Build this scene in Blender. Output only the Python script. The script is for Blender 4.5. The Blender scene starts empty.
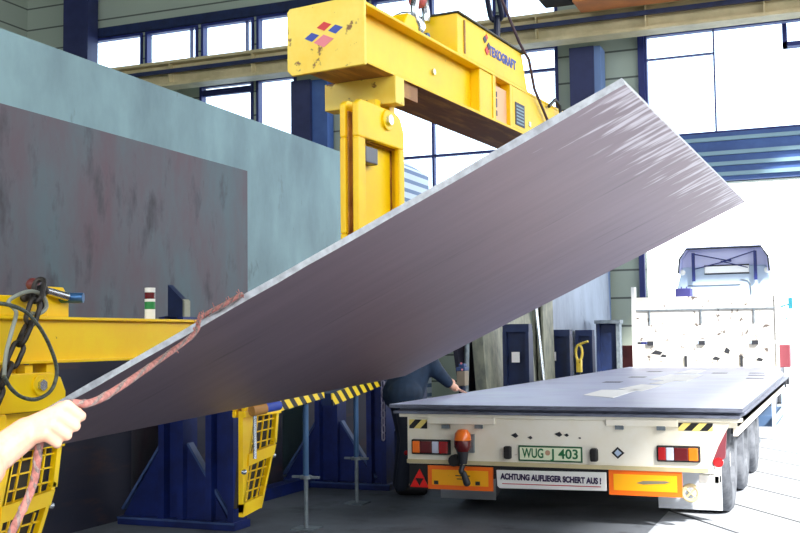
import bpy, bmesh, math, random
from mathutils import Vector, Matrix, Euler
random.seed(7)
sc = bpy.context.scene
col = sc.collection
V = Vector
MW = {}                                            # rest matrix of every object built here

# ------------------------------------------------------------------ helpers
def lin(c):
    return tuple(((v/255)/12.92 if v/255 <= .04045 else ((v/255+.055)/1.055)**2.4) for v in c)

class MB:
    """collects shapes into one mesh"""
    def __init__(self): self.bm = bmesh.new(); self.mi = 0
    def _mat(self, faces):
        for f in faces: f.material_index = self.mi
    def box(self, c, s, rot=None):
        m = Matrix.Translation(V(c))
        if rot is not None: m = m @ (rot if isinstance(rot, Matrix) else Euler(rot).to_matrix().to_4x4())
        m = m @ Matrix.Diagonal((s[0], s[1], s[2], 1))
        r = bmesh.ops.create_cube(self.bm, size=1, matrix=m)
        self._mat({f for v in r['verts'] for f in v.link_faces}); return self
    def bb(self, x0, x1, y0, y1, z0, z1):
        return self.box(((x0+x1)/2, (y0+y1)/2, (z0+z1)/2), (abs(x1-x0), abs(y1-y0), abs(z1-z0)))
    def prism(self, pts, ext):
        """polygon of 3D points pushed along ext"""
        e = V(ext); a = [self.bm.verts.new(V(p)) for p in pts]; b = [self.bm.verts.new(V(p)+e) for p in pts]
        n = len(a); fs = [self.bm.faces.new(a), self.bm.faces.new(b[::-1])]
        for i in range(n): fs.append(self.bm.faces.new((a[i], b[i], b[(i+1) % n], a[(i+1) % n])))
        self._mat(fs); return self
    def cyl(self, p0, p1, r, r1=None, seg=16):
        p0, p1 = V(p0), V(p1); d = p1-p0
        m = Matrix.Translation((p0+p1)/2) @ d.to_track_quat('Z', 'Y').to_matrix().to_4x4()
        q = bmesh.ops.create_cone(self.bm, cap_ends=True, segments=seg, radius1=r, radius2=r if r1 is None else r1, depth=d.length, matrix=m)
        self._mat({f for v in q['verts'] for f in v.link_faces}); return self
    def ball(self, c, r, s=(1, 1, 1), u=14, v=10):
        q = bmesh.ops.create_uvsphere(self.bm, u_segments=u, v_segments=v, radius=r, matrix=Matrix.Translation(V(c)) @ Matrix.Diagonal((*s, 1)))
        self._mat({f for v in q['verts'] for f in v.link_faces}); return self
    def capsule(self, a, b, r0, r1):
        self.ball(a, r0); self.ball(b, r1); return self.cyl(a, b, r0, r1, 14)
    def tube(self, pts, r, seg=8, closed=False, twist=False):
        pts = [V(p) for p in pts]; n = len(pts); rings = []; up = None
        for i, p in enumerate(pts):
            if closed: t = pts[(i+1) % n]-pts[i-1]
            else: t = pts[min(i+1, n-1)]-pts[max(i-1, 0)]
            t.normalize()
            if up is None: up = V((0, 0, 1)) if abs(t.z) < .9 else V((1, 0, 0))
            s = t.cross(up).normalized(); up = s.cross(t).normalized()
            rr = r[i] if isinstance(r, (list, tuple)) else r
            rings.append([self.bm.verts.new(p+(s*math.cos(a)+up*math.sin(a))*rr) for a in [2*math.pi*k/seg for k in range(seg)]])
        fs = []
        for i in range(n if closed else n-1):
            A, B = rings[i], rings[(i+1) % n]
            for k in range(seg): fs.append(self.bm.faces.new((A[k], A[(k+1) % seg], B[(k+1) % seg], B[k])))
        if not closed: fs += [self.bm.faces.new(rings[0][::-1]), self.bm.faces.new(rings[-1])]
        self._mat(fs); return self
    def lathe(self, prof, c=(0, 0, 0), axis='X', seg=32):
        """closed profile [(along, radius)] turned round an axis through c"""
        rings = []
        for k in range(seg):
            a = 2*math.pi*k/seg; ca, sa = math.cos(a), math.sin(a); ring = []
            for (h, r) in prof:
                p = (h, r*ca, r*sa) if axis == 'X' else ((r*ca, h, r*sa) if axis == 'Y' else (r*ca, r*sa, h))
                ring.append(self.bm.verts.new(V(p)+V(c)))
            rings.append(ring)
        n = len(prof); fs = []
        for k in range(seg):
            A, B = rings[k], rings[(k+1) % seg]
            for i in range(n): fs.append(self.bm.faces.new((A[i], A[(i+1) % n], B[(i+1) % n], B[i])))
        self._mat(fs); return self
    def build(self, name, mat, parent=None, local=False, bevel=0, smooth=False, remesh=0, sub=0):
        bmesh.ops.recalc_face_normals(self.bm, faces=self.bm.faces)
        if parent is not None and not local: self.bm.transform(MW[parent.name].inverted())
        me = bpy.data.meshes.new(name); self.bm.to_mesh(me); self.bm.free()
        for m in (mat if isinstance(mat, (list, tuple)) else [mat]): me.materials.append(m)
        o = bpy.data.objects.new(name, me); col.objects.link(o)
        if parent is not None: o.parent = parent; MW[o.name] = MW[parent.name].copy()
        else: MW[o.name] = Matrix.Identity(4)
        if remesh:
            md = o.modifiers.new('Remesh', 'REMESH'); md.mode = 'VOXEL'; md.voxel_size = remesh; md.use_smooth_shade = True
            sm = o.modifiers.new('Smooth', 'SMOOTH'); sm.iterations = 2 if remesh < .004 else 4; sm.factor = .5
        if bevel:
            md = o.modifiers.new('Bevel', 'BEVEL'); md.width = bevel; md.segments = 2; md.limit_method = 'ANGLE'
        if smooth:
            for p in me.polygons: p.use_smooth = True
            try: me.set_sharp_from_angle(angle=math.radians(40))
            except Exception: pass
        return o

def tag(o, label=None, cat=None, group=None, kind=None):
    if label: o['label'] = label
    if cat: o['category'] = cat
    if group: o['group'] = group
    if kind: o['kind'] = kind
    return o

def thing(name, loc, label, cat, group=None, rz=0.0, kind=None):
    o = bpy.data.objects.new(name, None); col.objects.link(o)
    o.location = loc; o.rotation_euler = (0, 0, rz); o.empty_display_size = .1
    MW[o.name] = Matrix.Translation(V(loc)) @ Matrix.Rotation(rz, 4, 'Z')
    return tag(o, label, cat, group, kind)

def copy_tree(o, parent=None):
    c = o.copy(); col.objects.link(c); c.parent = parent
    for ch in [x for x in bpy.data.objects if x.parent == o]: copy_tree(ch, c)
    return c

def text(name, body, size, loc, rot, mat, parent, extrude=.001, offset=0.0, width=None, shear=0):
    cu = bpy.data.curves.new(name, 'FONT'); cu.body = body; cu.size = size; cu.extrude = extrude; cu.offset = offset
    cu.align_x = 'CENTER'; cu.align_y = 'CENTER'; cu.shear = shear
    t = bpy.data.objects.new(name, cu); col.objects.link(t)
    bpy.context.view_layer.update()
    me = bpy.data.meshes.new_from_object(t.evaluated_get(bpy.context.evaluated_depsgraph_get()))
    bpy.data.objects.remove(t)
    if width:
        xs = [v.co.x for v in me.vertices]; k = width/(max(xs)-min(xs))
        for v in me.vertices: v.co.x *= k
    me.transform(Matrix.Translation(V(loc)) @ Euler(rot).to_matrix().to_4x4())
    me.materials.clear(); me.materials.append(mat)
    o = bpy.data.objects.new(name, me); col.objects.link(o); o.parent = parent
    me.transform(MW[parent.name].inverted()); MW[o.name] = MW[parent.name].copy()
    return o

# ------------------------------------------------------------------ materials
def mat(name, c, rough=.5, metal=0.0, c2=None, scale=6, stretch=(1, 1, 1), lo=.4, hi=.65, spots=None, sscale=18, slo=.62, shi=.68, bump=0.0, coat=0.0, detail=6, emit=None, spec=.5):
    """surface colour c, blotched with c2 by stretched noise, flecked with spots"""
    m = bpy.data.materials.new(name); m.use_nodes = True; nt = m.node_tree; N = nt.nodes; L = nt.links
    b = N['Principled BSDF']; b.inputs['Roughness'].default_value = rough; b.inputs['Metallic'].default_value = metal
    b.inputs['Specular IOR Level'].default_value = spec
    b.inputs['Base Color'].default_value = (*lin(c), 1)
    if coat: b.inputs['Coat Weight'].default_value = coat
    if emit: b.inputs['Emission Color'].default_value = (*lin(c), 1); b.inputs['Emission Strength'].default_value = emit
    out = None; tc = mp = None
    def noise(sca, det):
        nonlocal tc, mp
        if tc is None:
            tc = N.new('ShaderNodeTexCoord'); mp = N.new('ShaderNodeMapping'); mp.inputs['Scale'].default_value = stretch
            L.new(tc.outputs['Object'], mp.inputs['Vector'])
        n = N.new('ShaderNodeTexNoise'); n.inputs['Scale'].default_value = sca; n.inputs['Detail'].default_value = det; n.inputs['Roughness'].default_value = .62
        L.new(mp.outputs['Vector'], n.inputs['Vector']); return n
    def mix(fac, A, B):
        x = N.new('ShaderNodeMix'); x.data_type = 'RGBA'; L.new(fac, x.inputs[0])
        for sock, val in ((x.inputs[6], A), (x.inputs[7], B)):
            if isinstance(val, tuple): sock.default_value = (*val, 1)
            else: L.new(val, sock)
        return x.outputs[2]
    def ramp(src, l, h):
        r = N.new('ShaderNodeMapRange'); r.inputs[1].default_value = l; r.inputs[2].default_value = h
        L.new(src, r.inputs[0]); return r.outputs[0]
    if c2:
        n = noise(scale, detail); out = mix(ramp(n.outputs['Fac'], lo, hi), lin(c), lin(c2))
        if bump:
            bp = N.new('ShaderNodeBump'); bp.inputs['Strength'].default_value = bump; bp.inputs['Distance'].default_value = .01
            L.new(n.outputs['Fac'], bp.inputs['Height']); L.new(bp.outputs['Normal'], b.inputs['Normal'])
    if spots:
        n2 = noise(sscale, 8); out = mix(ramp(n2.outputs['Fac'], slo, shi), out if out is not None else lin(c), lin(spots))
    if out is not None: L.new(out, b.inputs['Base Color'])
    return m

def stripes(name, ca, cb, k, ax=(0, 1, 1), duty=.5, rough=.5, phase=0.0):
    """bands across a direction of the object's own space"""
    m = bpy.data.materials.new(name); m.use_nodes = True; nt = m.node_tree; N = nt.nodes; L = nt.links
    b = N['Principled BSDF']; b.inputs['Roughness'].default_value = rough
    tc = N.new('ShaderNodeTexCoord'); d = N.new('ShaderNodeVectorMath'); d.operation = 'DOT_PRODUCT'; d.inputs[1].default_value = ax
    L.new(tc.outputs['Object'], d.inputs[0])
    mu = N.new('ShaderNodeMath'); mu.operation = 'MULTIPLY_ADD'; mu.inputs[1].default_value = k; mu.inputs[2].default_value = 100+phase; L.new(d.outputs['Value'], mu.inputs[0])
    fr = N.new('ShaderNodeMath'); fr.operation = 'FRACT'; L.new(mu.outputs[0], fr.inputs[0])
    gt = N.new('ShaderNodeMath'); gt.operation = 'GREATER_THAN'; gt.inputs[1].default_value = duty; L.new(fr.outputs[0], gt.inputs[0])
    x = N.new('ShaderNodeMix'); x.data_type = 'RGBA'; L.new(gt.outputs[0], x.inputs[0])
    x.inputs[6].default_value = (*lin(ca), 1); x.inputs[7].default_value = (*lin(cb), 1)
    L.new(x.outputs[2], b.inputs['Base Color']); return m

def glass(name, tint=(235, 245, 255)):
    m = bpy.data.materials.new(name); m.use_nodes = True; nt = m.node_tree; N = nt.nodes; L = nt.links
    N.remove(N['Principled BSDF']); t = N.new('ShaderNodeBsdfTransparent'); g = N.new('ShaderNodeBsdfGlossy'); g.inputs['Roughness'].default_value = .05
    t.inputs['Color'].default_value = (*lin(tint), 1); x = N.new('ShaderNodeMixShader'); x.inputs[0].default_value = .06
    L.new(t.outputs[0], x.inputs[1]); L.new(g.outputs[0], x.inputs[2]); L.new(x.outputs[0], N['Material Output'].inputs['Surface']); return m

YEL = mat('yellow paint', (255, 214, 0), .4, 0, (252, 200, 0), 3, spots=(120, 78, 20), sscale=14, slo=.70, shi=.74)
YELP = mat('pale yellow paint', (255, 226, 96), .42, 0, (252, 210, 60), 4, spots=(130, 84, 26), sscale=13, slo=.6, shi=.64)
YELD = mat('brown underside paint', (150, 100, 50), .55, 0, (214, 160, 78), 5, (3, .5, 1), .48, .7)  # brown tone for beam undersides and recessed parts
STEEL = mat('mill scale steel', (136, 118, 130), .43, .6, (116, 101, 112), 2.2, (.35, 2.6, 1), .3, .75, spots=(70, 60, 70), sscale=2.0, slo=.6, shi=.75, bump=.02)
def scuff_end(m):
    """bright scrape marks worn into the first half metre of the sheet"""
    nt = m.node_tree; N = nt.nodes; L = nt.links; b = N['Principled BSDF']; src = b.inputs['Base Color'].links[0].from_socket
    tc = N.new('ShaderNodeTexCoord'); mp = N.new('ShaderNodeMapping'); mp.inputs['Scale'].default_value = (1.5, 7, 1); L.new(tc.outputs['Object'], mp.inputs['Vector'])
    n = N.new('ShaderNodeTexNoise'); n.inputs['Scale'].default_value = 2.5; n.inputs['Detail'].default_value = 6; L.new(mp.outputs['Vector'], n.inputs['Vector'])
    sx = N.new('ShaderNodeSeparateXYZ'); L.new(tc.outputs['Object'], sx.inputs[0])
    ma = N.new('ShaderNodeMath'); ma.operation = 'MULTIPLY_ADD'; ma.inputs[1].default_value = -.6; L.new(sx.outputs['X'], ma.inputs[0]); L.new(n.outputs['Fac'], ma.inputs[2])
    r = N.new('ShaderNodeMapRange'); r.inputs[1].default_value = .44; r.inputs[2].default_value = .54; L.new(ma.outputs[0], r.inputs[0])
    x = N.new('ShaderNodeMix'); x.data_type = 'RGBA'; L.new(r.outputs[0], x.inputs[0]); L.new(src, x.inputs[6]); x.inputs[7].default_value = (*lin((196, 190, 200)), 1); L.new(x.outputs[2], b.inputs['Base Color'])
scuff_end(STEEL)
LITEDGE = mat('lit steel edge', (206, 210, 216), .5, .1, (170, 172, 178), 20)  # paler than the faces: light on the edge put into its colour
BIGST = mat('grey green steel', (122, 152, 158), .55, .1, (92, 116, 124), 1.1, (1, 1, .5), .38, .68, spots=(64, 74, 80), sscale=4, slo=.62, shi=.78)
RUSTST = mat('rusty steel', (76, 92, 100), .6, .1, (86, 66, 76), 1.1, (1, 1.3, .55), .36, .66, spots=(48, 42, 52), sscale=3.2, slo=.55, shi=.72)
DARKST = mat('dark steel', (46, 44, 58), .7, .1, (34, 38, 56), 1.6, (1, .5, 2.5), spots=(74, 52, 52), sscale=3, slo=.55, shi=.75)
DECKST = mat('deck sheet steel', (190, 190, 216), .4, 0, (176, 174, 204), 1.2, (1, 1, 1), spots=(190, 196, 214), sscale=2, slo=.5, shi=.7)
LAYER = mat('sheet edge grey', (118, 124, 142), .5, .2, (84, 88, 104), 9, (1, 1, 8))
GREYST = mat('grey sheet', (158, 170, 188), .5, .15, (126, 136, 154), 1.3, (1, 1, .4), spots=(90, 96, 112), sscale=2.4, slo=.62, shi=.75)
EDGEP = mat('pale sheet edge', (150, 150, 132), .6, .1, (108, 112, 104), 7, (1, 1, .6))
BLUE = mat('dark blue paint', (16, 38, 108), .5, 0, (11, 27, 80), 5)
BLUED = mat('navy paint', (22, 40, 82), .5, 0, (16, 30, 64), 5)
BLUEL = mat('worn blue edge', (70, 92, 140), .5, 0, (50, 72, 120), 5)
GALV = mat('galvanised steel', (140, 150, 156), .45, .5, (110, 120, 128), 12)
CHROME = mat('bright steel', (205, 212, 220), .25, .9)
BLACK = mat('black rubber', (22, 22, 24), .6)
DGREY = mat('dark grey metal', (46, 48, 54), .5, .3)
CHAINM = mat('dark chain steel', (38, 36, 36), .5, .5, (70, 64, 60), 20)
CREAM = mat('cream paint', (246, 242, 228), .45, 0, (240, 232, 210), 2.5, spots=(150, 120, 84), sscale=9, slo=.69, shi=.73)
WHITE = mat('white paint', (238, 238, 234), .45)
WHITEW = mat('scratched white paint', (206, 204, 198), .6, 0, (190, 186, 178), 3, spots=(84, 74, 70), sscale=8, slo=.58, shi=.63)
PALEB = mat('pale blue grey paint', (176, 194, 218), .45)
LILAC = mat('lilac grey plastic', (176, 180, 222), .5)
ORANGE = mat('orange lens', (255, 120, 10), .3, coat=.5)
AMBER = mat('amber reflector', (255, 178, 20), .35, spots=(120, 70, 20), sscale=40, slo=.72, shi=.75)
OREDGE = mat('orange reflector border', (250, 112, 24), .35)
REDL = mat('red lens', (170, 16, 22), .25, coat=.5)
DREDL = mat('dark red lens', (96, 14, 20), .25, coat=.5)
CLEARL = mat('clear lens', (200, 205, 225), .2, coat=.5)
BRIGHTRED = mat('bright red reflector', (230, 30, 24), .3)
MAROON = mat('maroon paint', (120, 52, 62), .5)
REDBR = mat('red brown paint', (118, 52, 48), .55, 0, (96, 42, 42), 4)
GREEN = mat('green', (24, 130, 60), .45)
PURPLE = mat('purple black lettering', (42, 22, 70), .5)
REDLINE = mat('red line', (190, 30, 50), .5)
BLUEINK = mat('blue logo', (40, 70, 170), .45)
REDINK = mat('red logo', (214, 40, 44), .45)
PINK = mat('faded pink logo', (236, 132, 140), .5)
PLAINW = mat('plain white', (244, 240, 238), .7)
SKIN = mat('skin', (236, 186, 160), .5, 0, (226, 168, 142), 22)
JACKET = mat('blue work jacket', (22, 46, 72), .8, 0, (14, 32, 54), 9, bump=.3)
TROUS = mat('dark trousers', (30, 36, 52), .85)
TSHIRT = mat('grey tee shirt', (120, 124, 130), .85)
HAIR = mat('brown hair', (60, 42, 30), .7)
ROPE = mat('pink brown rope', (190, 126, 118), .8, 0, (134, 84, 78), 60, (1, 1, 1))
ROPEG = mat('grey brown rope', (150, 130, 124), .85, 0, (98, 82, 80), 70)
SLATS = stripes('slatted blue grey sheets', (214, 224, 236), (84, 108, 150), 5.5, (0, 0, 1), .6)
HAZY = stripes('hazard stripes', (18, 18, 20), (250, 214, 40), 7.0, (0, 1, 1.0), .48)
HAZX = stripes('hazard marks', (236, 214, 120), (20, 20, 22), 9.0, (1, 0, -1.0), .5)
CLAD = stripes('grey green cladding', (84, 92, 86), (164, 176, 162), 1.9, (0, 0, 1), .07, .6)
GIRD = mat('cream girder paint', (206, 192, 150), .55, 0, (178, 166, 126), 1.5)
ORB = mat('rust orange paint', (196, 122, 66), .55, 0, (170, 104, 60), 2)
FRAME = mat('blue window frame', (22, 36, 104), .5)
GATEB = mat('steel blue trim', (64, 96, 156), .5, 0, (52, 82, 140), 2)
GATEL = mat('pale teal trim', (128, 160, 176), .5)
GLASS = glass('window glass')
MESHD = mat('dark mesh backing', (58, 52, 44), .8)
COLBL = mat('column blue grey', (40, 48, 92), .55, 0, (32, 40, 80), 3)
COLB2 = mat('column side blue', (104, 130, 176), .55)
ROOFM = mat('roof sheet', (96, 100, 98), .7)

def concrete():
    m = mat('sunlit concrete', (176, 178, 180), .8, 0, (160, 166, 176), 1.2)  # sunlight on the floor put into a paler concrete colour
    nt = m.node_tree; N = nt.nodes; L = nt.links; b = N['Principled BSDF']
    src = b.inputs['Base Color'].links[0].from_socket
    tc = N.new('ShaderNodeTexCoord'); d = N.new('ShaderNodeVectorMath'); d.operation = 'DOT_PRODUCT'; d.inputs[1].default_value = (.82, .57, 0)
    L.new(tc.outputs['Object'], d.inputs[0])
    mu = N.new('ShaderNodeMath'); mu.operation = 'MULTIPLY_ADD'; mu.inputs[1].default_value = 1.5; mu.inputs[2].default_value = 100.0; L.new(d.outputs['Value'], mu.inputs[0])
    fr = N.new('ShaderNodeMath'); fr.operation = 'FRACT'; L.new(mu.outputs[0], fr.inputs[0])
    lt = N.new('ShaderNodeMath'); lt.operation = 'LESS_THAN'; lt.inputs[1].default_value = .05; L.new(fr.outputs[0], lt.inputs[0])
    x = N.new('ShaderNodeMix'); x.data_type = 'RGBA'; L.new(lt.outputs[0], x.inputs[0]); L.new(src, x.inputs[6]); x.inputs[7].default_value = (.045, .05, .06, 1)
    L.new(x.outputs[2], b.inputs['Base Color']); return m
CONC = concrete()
FLOORM = mat('shaded worn floor', (104, 110, 118), .7, 0, (74, 78, 86), .9, spots=(48, 50, 58), sscale=2.5, slo=.55, shi=.75)  # hall floor darkened in colour to stand for shade, with worn blotches

# ------------------------------------------------------------------ camera
R = V((math.cos(math.atan(438/1080)), math.sin(math.atan(438/1080)), 0))
pitch = math.atan(72.5/1080); yaw = math.atan(438/1080); roll = .012
F = V((-math.sin(yaw)*math.cos(pitch), math.cos(yaw)*math.cos(pitch), math.sin(pitch)))
U = R.cross(F); R, U = R*math.cos(roll)-U*math.sin(roll), U*math.cos(roll)+R*math.sin(roll)
cam = bpy.data.cameras.new('camera'); cam.sensor_width = 36; cam.lens = 36*1080/800; cam.clip_end = 500
co = bpy.data.objects.new('camera', cam); col.objects.link(co)
co.matrix_world = Matrix(((R.x, U.x, -F.x, 0), (R.y, U.y, -F.y, 0), (R.z, U.z, -F.z, 1.4), (0, 0, 0, 1)))
sc.camera = co
CAM = V((0, 0, 1.4))
def camdir(r, u, f): return R*r+U*u+F*f

# ------------------------------------------------------------------ setting
def st(o): o['kind'] = 'structure'; return o
st(MB().bb(-18, -1.32, -40, 20.5, -.2, 0).build('floor', FLOORM))
st(MB().bb(-1.32, 60, -40, 20.5, -.2, 0).build('floor_sunlit', CONC))  # part of the hall floor where sunlight is put into the colour
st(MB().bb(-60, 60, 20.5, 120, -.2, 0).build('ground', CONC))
WALLY = 20.5
clere = [(-16.1, -14.64), (-14.56, -13.15), (-13.06, -11.71), (-11.64, -10.3), (-10.2, -8.95), (-8.88, -7.68), (-7.58, -6.17), (-6.0, -4.91)]
low = [(-13.1, -11.73, 4.0), (-11.65, -10.67, 4.0), (-9.4, -4.92, 4.0)]
holes = [(a, b, 7.58, 8.52) for a, b in clere]+[(a, b, z, 7.12) for a, b, z in low]+[(-3.24, 4.2, 5.12, 7.1), (-3.34, 4.2, 0, 4.2)]
xs = sorted({-18, 9.0, *[h[0] for h in holes], *[h[1] for h in holes]}); zs = sorted({0, 9.8, *[h[2] for h in holes], *[h[3] for h in holes]})
w = MB()
for i in range(len(xs)-1):
    run = None
    for j in range(len(zs)-1):
        cx, cz = (xs[i]+xs[i+1])/2, (zs[j]+zs[j+1])/2
        solid = not any(h[0] < cx < h[1] and h[2] < cz < h[3] for h in holes)
        if solid and run is None: run = zs[j]
        if run is not None and (not solid or j == len(zs)-2):
            w.bb(xs[i], xs[i+1], WALLY, WALLY+.25, run, zs[j+1] if solid else zs[j]); run = None
st(w.build('wall_back', CLAD))
st(MB().bb(-18.25, -18, -8.25, WALLY+.25, 0, 9.8).build('wall_left', CLAD))
ce = MB()
for (x0, x1, y0, y1) in ((-18.25, 3.7, -8.25, 20.75), (3.7, 7.0, -5.2, 10), (3.7, 7.0, -8.25, -6.6), (3.7, 5.5, -6.6, -5.2), (6.7, 7.0, -6.6, -5.2)): ce.bb(x0, x1, y0, y1, 9.8, 10.0)  # roof edge and gaps shaped to steer sun onto trailer front and arm
st(ce.build('ceiling', ROOFM))
st(MB().bb(5.5, 6.7, -6.6, -5.2, 9.9, 9.92).build('window_20', glass('sunbeam tint', (212, 212, 212))))  # unseen pane in a roof hole added to aim a sunbeam at the arm
st(MB().bb(7.0, 7.25, -8.25, 20.75, 0, 4.2).build('added_wall_right', ROOFM))  # unseen wall added to block low side light, open above
st(MB().bb(-18.25, 7.0, -8.25, -8, 0, 4.4).build('added_wall_rear', ROOFM))  # unseen wall added to darken the left side, open above
wn = [0]
def window(x0, x1, z0, z1, vs=(), hs=(), fr=.06, thin=.03, extra=None):
    wn[0] += 1
    m = MB(); y0, y1 = WALLY-.04, WALLY+.12
    m.bb(x0, x0+fr, y0, y1, z0, z1).bb(x1-fr, x1, y0, y1, z0, z1).bb(x0+fr, x1-fr, y0, y1, z0, z0+fr).bb(x0+fr, x1-fr, y0, y1, z1-fr, z1)
    for v in vs: m.bb(v-thin/2, v+thin/2, y0+.02, y1-.02, z0+fr, z1-fr)
    for h in hs:
        hx0, hx1, hz = (x0, x1, h) if not isinstance(h, tuple) else h
        m.bb(hx0, hx1, y0+.03, y1-.03, hz-thin/2, hz+thin/2)
    if extra: extra(m)
    o = st(m.build('window_%d' % wn[0], FRAME))
    MB().bb(x0+fr*.5, x1-fr*.5, WALLY+.05, WALLY+.058, z0+fr*.5, z1-fr*.5).build('pane', GLASS, o)
for i, (a, b) in enumerate(clere): window(a, b, 7.58, 8.52, vs=((b-.2,) if i in (1, 2) else ()), thin=.02)
window(-13.1, -11.73, 4.0, 7.12, hs=(5.12, 6.94), thin=.14)
window(-11.65, -10.67, 4.0, 7.12, hs=(5.12,), thin=.05)
window(-9.4, -4.92, 4.0, 7.12, hs=(5.12, 6.65), vs=(-7.55,), thin=.05)
def vent(m):
    m.bb(-.77, -.69, WALLY-.12, WALLY+.1, 6.58, 7.0).bb(-.77, .6, WALLY-.12, WALLY+.1, 6.58, 6.66).bb(.52, .6, WALLY-.12, WALLY+.1, 6.58, 7.0)
window(-3.24, 4.2, 5.12, 7.1, vs=(-1.98, 1.1), hs=((-3.24, -1.98, 6.63),), fr=.035, thin=.025, extra=vent)
t = MB().bb(-3.3, 4.2, WALLY-.14, WALLY, 4.22, 5.1).build('trim_1', GATEB); st(t)
m = MB()
for z in (4.33, 4.52, 4.72, 4.98): m.bb(-3.3, 4.2, WALLY-.2, WALLY-.14, z-.035, z+.035)
m.build('trim_rib', GATEL, t)
st(MB().bb(-3.44, -3.34, WALLY-.1, WALLY+.2, 0, 4.22).bb(-3.36, -3.24, WALLY-.1, WALLY+.02, 5.1, 7.2).build('trim_2', FRAME))
st(MB().bb(-16.1, -4.9, WALLY-.08, WALLY, 8.53, 8.75).build('trim_3', BLUED))
c = MB().bb(-4.56, -4.1, 19.9, 20.42, 0, 6.86).build('column', COLBL); st(c)
MB().bb(-4.1, -3.98, 19.94, 20.38, 0, 6.86).build('column_side', COLB2, c)
st(MB().bb(-16.55, -15.85, 20.05, 20.42, 0, 9.8).build('column', COLBL))
c = MB().bb(-10.55, -10.1, 20.0, 20.42, 0, 6.86).build('column', COLBL); st(c)
MB().bb(-10.1, -9.75, 20.1, 20.4, 0, 6.86).build('column_side', GATEB, c)
# crane runway along the back wall
g = thing('crane_girder', (-6, 19.3, 6.8), 'cream crane runway girder running across the back wall above the gate', 'girder')
MB().bb(-17.5, 8, 19.1, 19.5, 6.82, 6.88).bb(-17.5, 8, 19.28, 19.32, 6.88, 7.3).bb(-17.5, 8, 19.1, 19.5, 7.3, 7.36).build('beam', GIRD, g)
m = MB()
for x in range(-17, 8, 2): MB().bb(x-.01, x+.01, 19.12, 19.28, 6.88, 7.3).build('stiffener', GIRD, g)
MB().bb(-17.5, 8, 19.05, 19.12, 7.08, 7.16).build('power_rail', BLUED, g)
g = thing('crane_carriage', (0, 18.3, 7.2), 'rust orange end carriage of the overhead crane on the runway girder', 'crane')
MB().bb(-4.1, 6, 18.2, 18.9, 7.2, 7.9).build('carriage_beam', ORB, g, bevel=.02)
MB().bb(-3.1, 6, 18.1, 18.2, 7.18, 7.3).build('lit_lower_edge', GIRD, g)  # cream strip added as the lit bottom edge of the carriage
MB().bb(-4.75, -4.2, 18.3, 18.9, 7.36, 7.75).build('buffer', DGREY, g, bevel=.03)

# ------------------------------------------------------------------ tall plates and racks on the left
def slab(name, x, y0, y1, z0, z1, th, m, label, lean=0.0, cat='steel plate', group=None, edge=None):
    t = MB(); pts = [(x, y0, z0), (x-lean, y0, z1), (x-lean, y1, z1), (x, y1, z0)]
    t.prism(pts, (-th, 0, 0)); o = t.build(name, m); return tag(o, label, cat, group)
slab('steel_plate', -5.4, 3.2, 12.3, 0, 3.62, .05, BIGST, 'huge grey green steel plate standing upright as a wall on the left')
slab('rusty_plate', -5.35, 3.2, 9.22, 0, 3.07, .03, RUSTST, 'rust stained steel plate leaning against the huge grey green one')
slab('dark_plate', -5.31, 3.3, 7.3, 0, 1.4, .04, DARKST, 'dark steel plate with faint rust bands standing low behind the yellow beam')
slab('dark_plate', -4.96, 7.4, 9.2, 0, 1.42, .04, DARKST, 'dark steel plate seen between the blue rack posts')
slab('dark_plate', -4.9, 9.6, 12.4, 0, 1.6, .05, DARKST, 'dark steel plate standing behind the worker in the blue jacket')

def post_frame(x0, x1, y, posts, h0, label, group=None, gus=True, m=BLUE):
    """foot beam across, upright posts with pointed heads and triangular gussets"""
    t = thing('plate_rack', ((x0+x1)/2, y, 0), label, 'rack', group)
    MB().bb(x0, x1, y-.1, y+.14, .0, .06).build('foot_beam', m, t, bevel=.006)
    MB().bb(x0, x1, y-.105, y-.1, .045, .06).build('foot_edge', BLUEL, t)
    for q_ in posts:
        a, b = q_[:2]; h = q_[2] if len(q_) > 2 else h0
        p = MB()
        p.bb(a, a+.05, y-.08, y+.12, .06, h-.25).bb(b-.05, b, y-.08, y+.12, .06, h-.25).bb(a+.05, b-.05, y+.0, y+.04, .06, h-.25)
        po = p.build('post', m, t)
        if not gus:
            MB().bb(a, b, y-.07, y+.1, h-.25, h-.15).build('post_head', m, po); continue
        MB().prism([(a, y-.06, h-.25), (b, y-.06, h-.25), (b, y-.06, h-.14), (a+.07, y-.06, h), (a+.07, y-.06, h-.24)], (0, .07, 0)).build('post_head', BLUED, po)
        if gus: MB().prism([(b-.012, y-.065, h-.25), (b+.004, y-.065, h-.25), (b+.004, y-.065, h-.13), (b-.012, y-.065, h-.115)], (0, .08, 0)).build('worn_edge', EDGEP, po)
        if gus:
            for s in ((-1, 1) if q_ is posts[0] else ()):
                e = a if s < 0 else b
                MB().prism([(e, y-.02, .06), (e+s*.36, y-.02, .06), (e, y-.02, .62)], (0, .04, 0)).build('gusset', m, po)
                d = V((s*.36, 0, -.52)).normalized(); nn = V((s*.52, 0, .36)).normalized()*.012
                MB().prism([(e, y-.03, .62), (e+s*.36, y-.03, .1), V((e+s*.36, y-.03, .1))+nn*1.6, V((e, y-.03, .62))+nn*1.6], (0, .07, 0)).build('gusset_edge', BLUEL, po)
    return t
post_frame(-5.22, -4.18, 7.1, [(-4.86, -4.64), (-4.44, -4.2, 1.2)], 1.84, 'blue plate rack frame nearest the front, with gusseted posts below the lifted plate')
post_frame(-5.22, -3.9, 9.4, [(-4.68, -4.44, 1.3), (-4.14, -3.94, 1.3)], 1.75, 'blue plate rack frame behind the two steel props')
MB_rail = MB().bb(-4.84, -4.7, 7.3, 9.25, 0, .1).build('floor_rail', BLUE); tag(MB_rail, 'blue floor rail linking the two front rack frames', 'rail')
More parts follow.
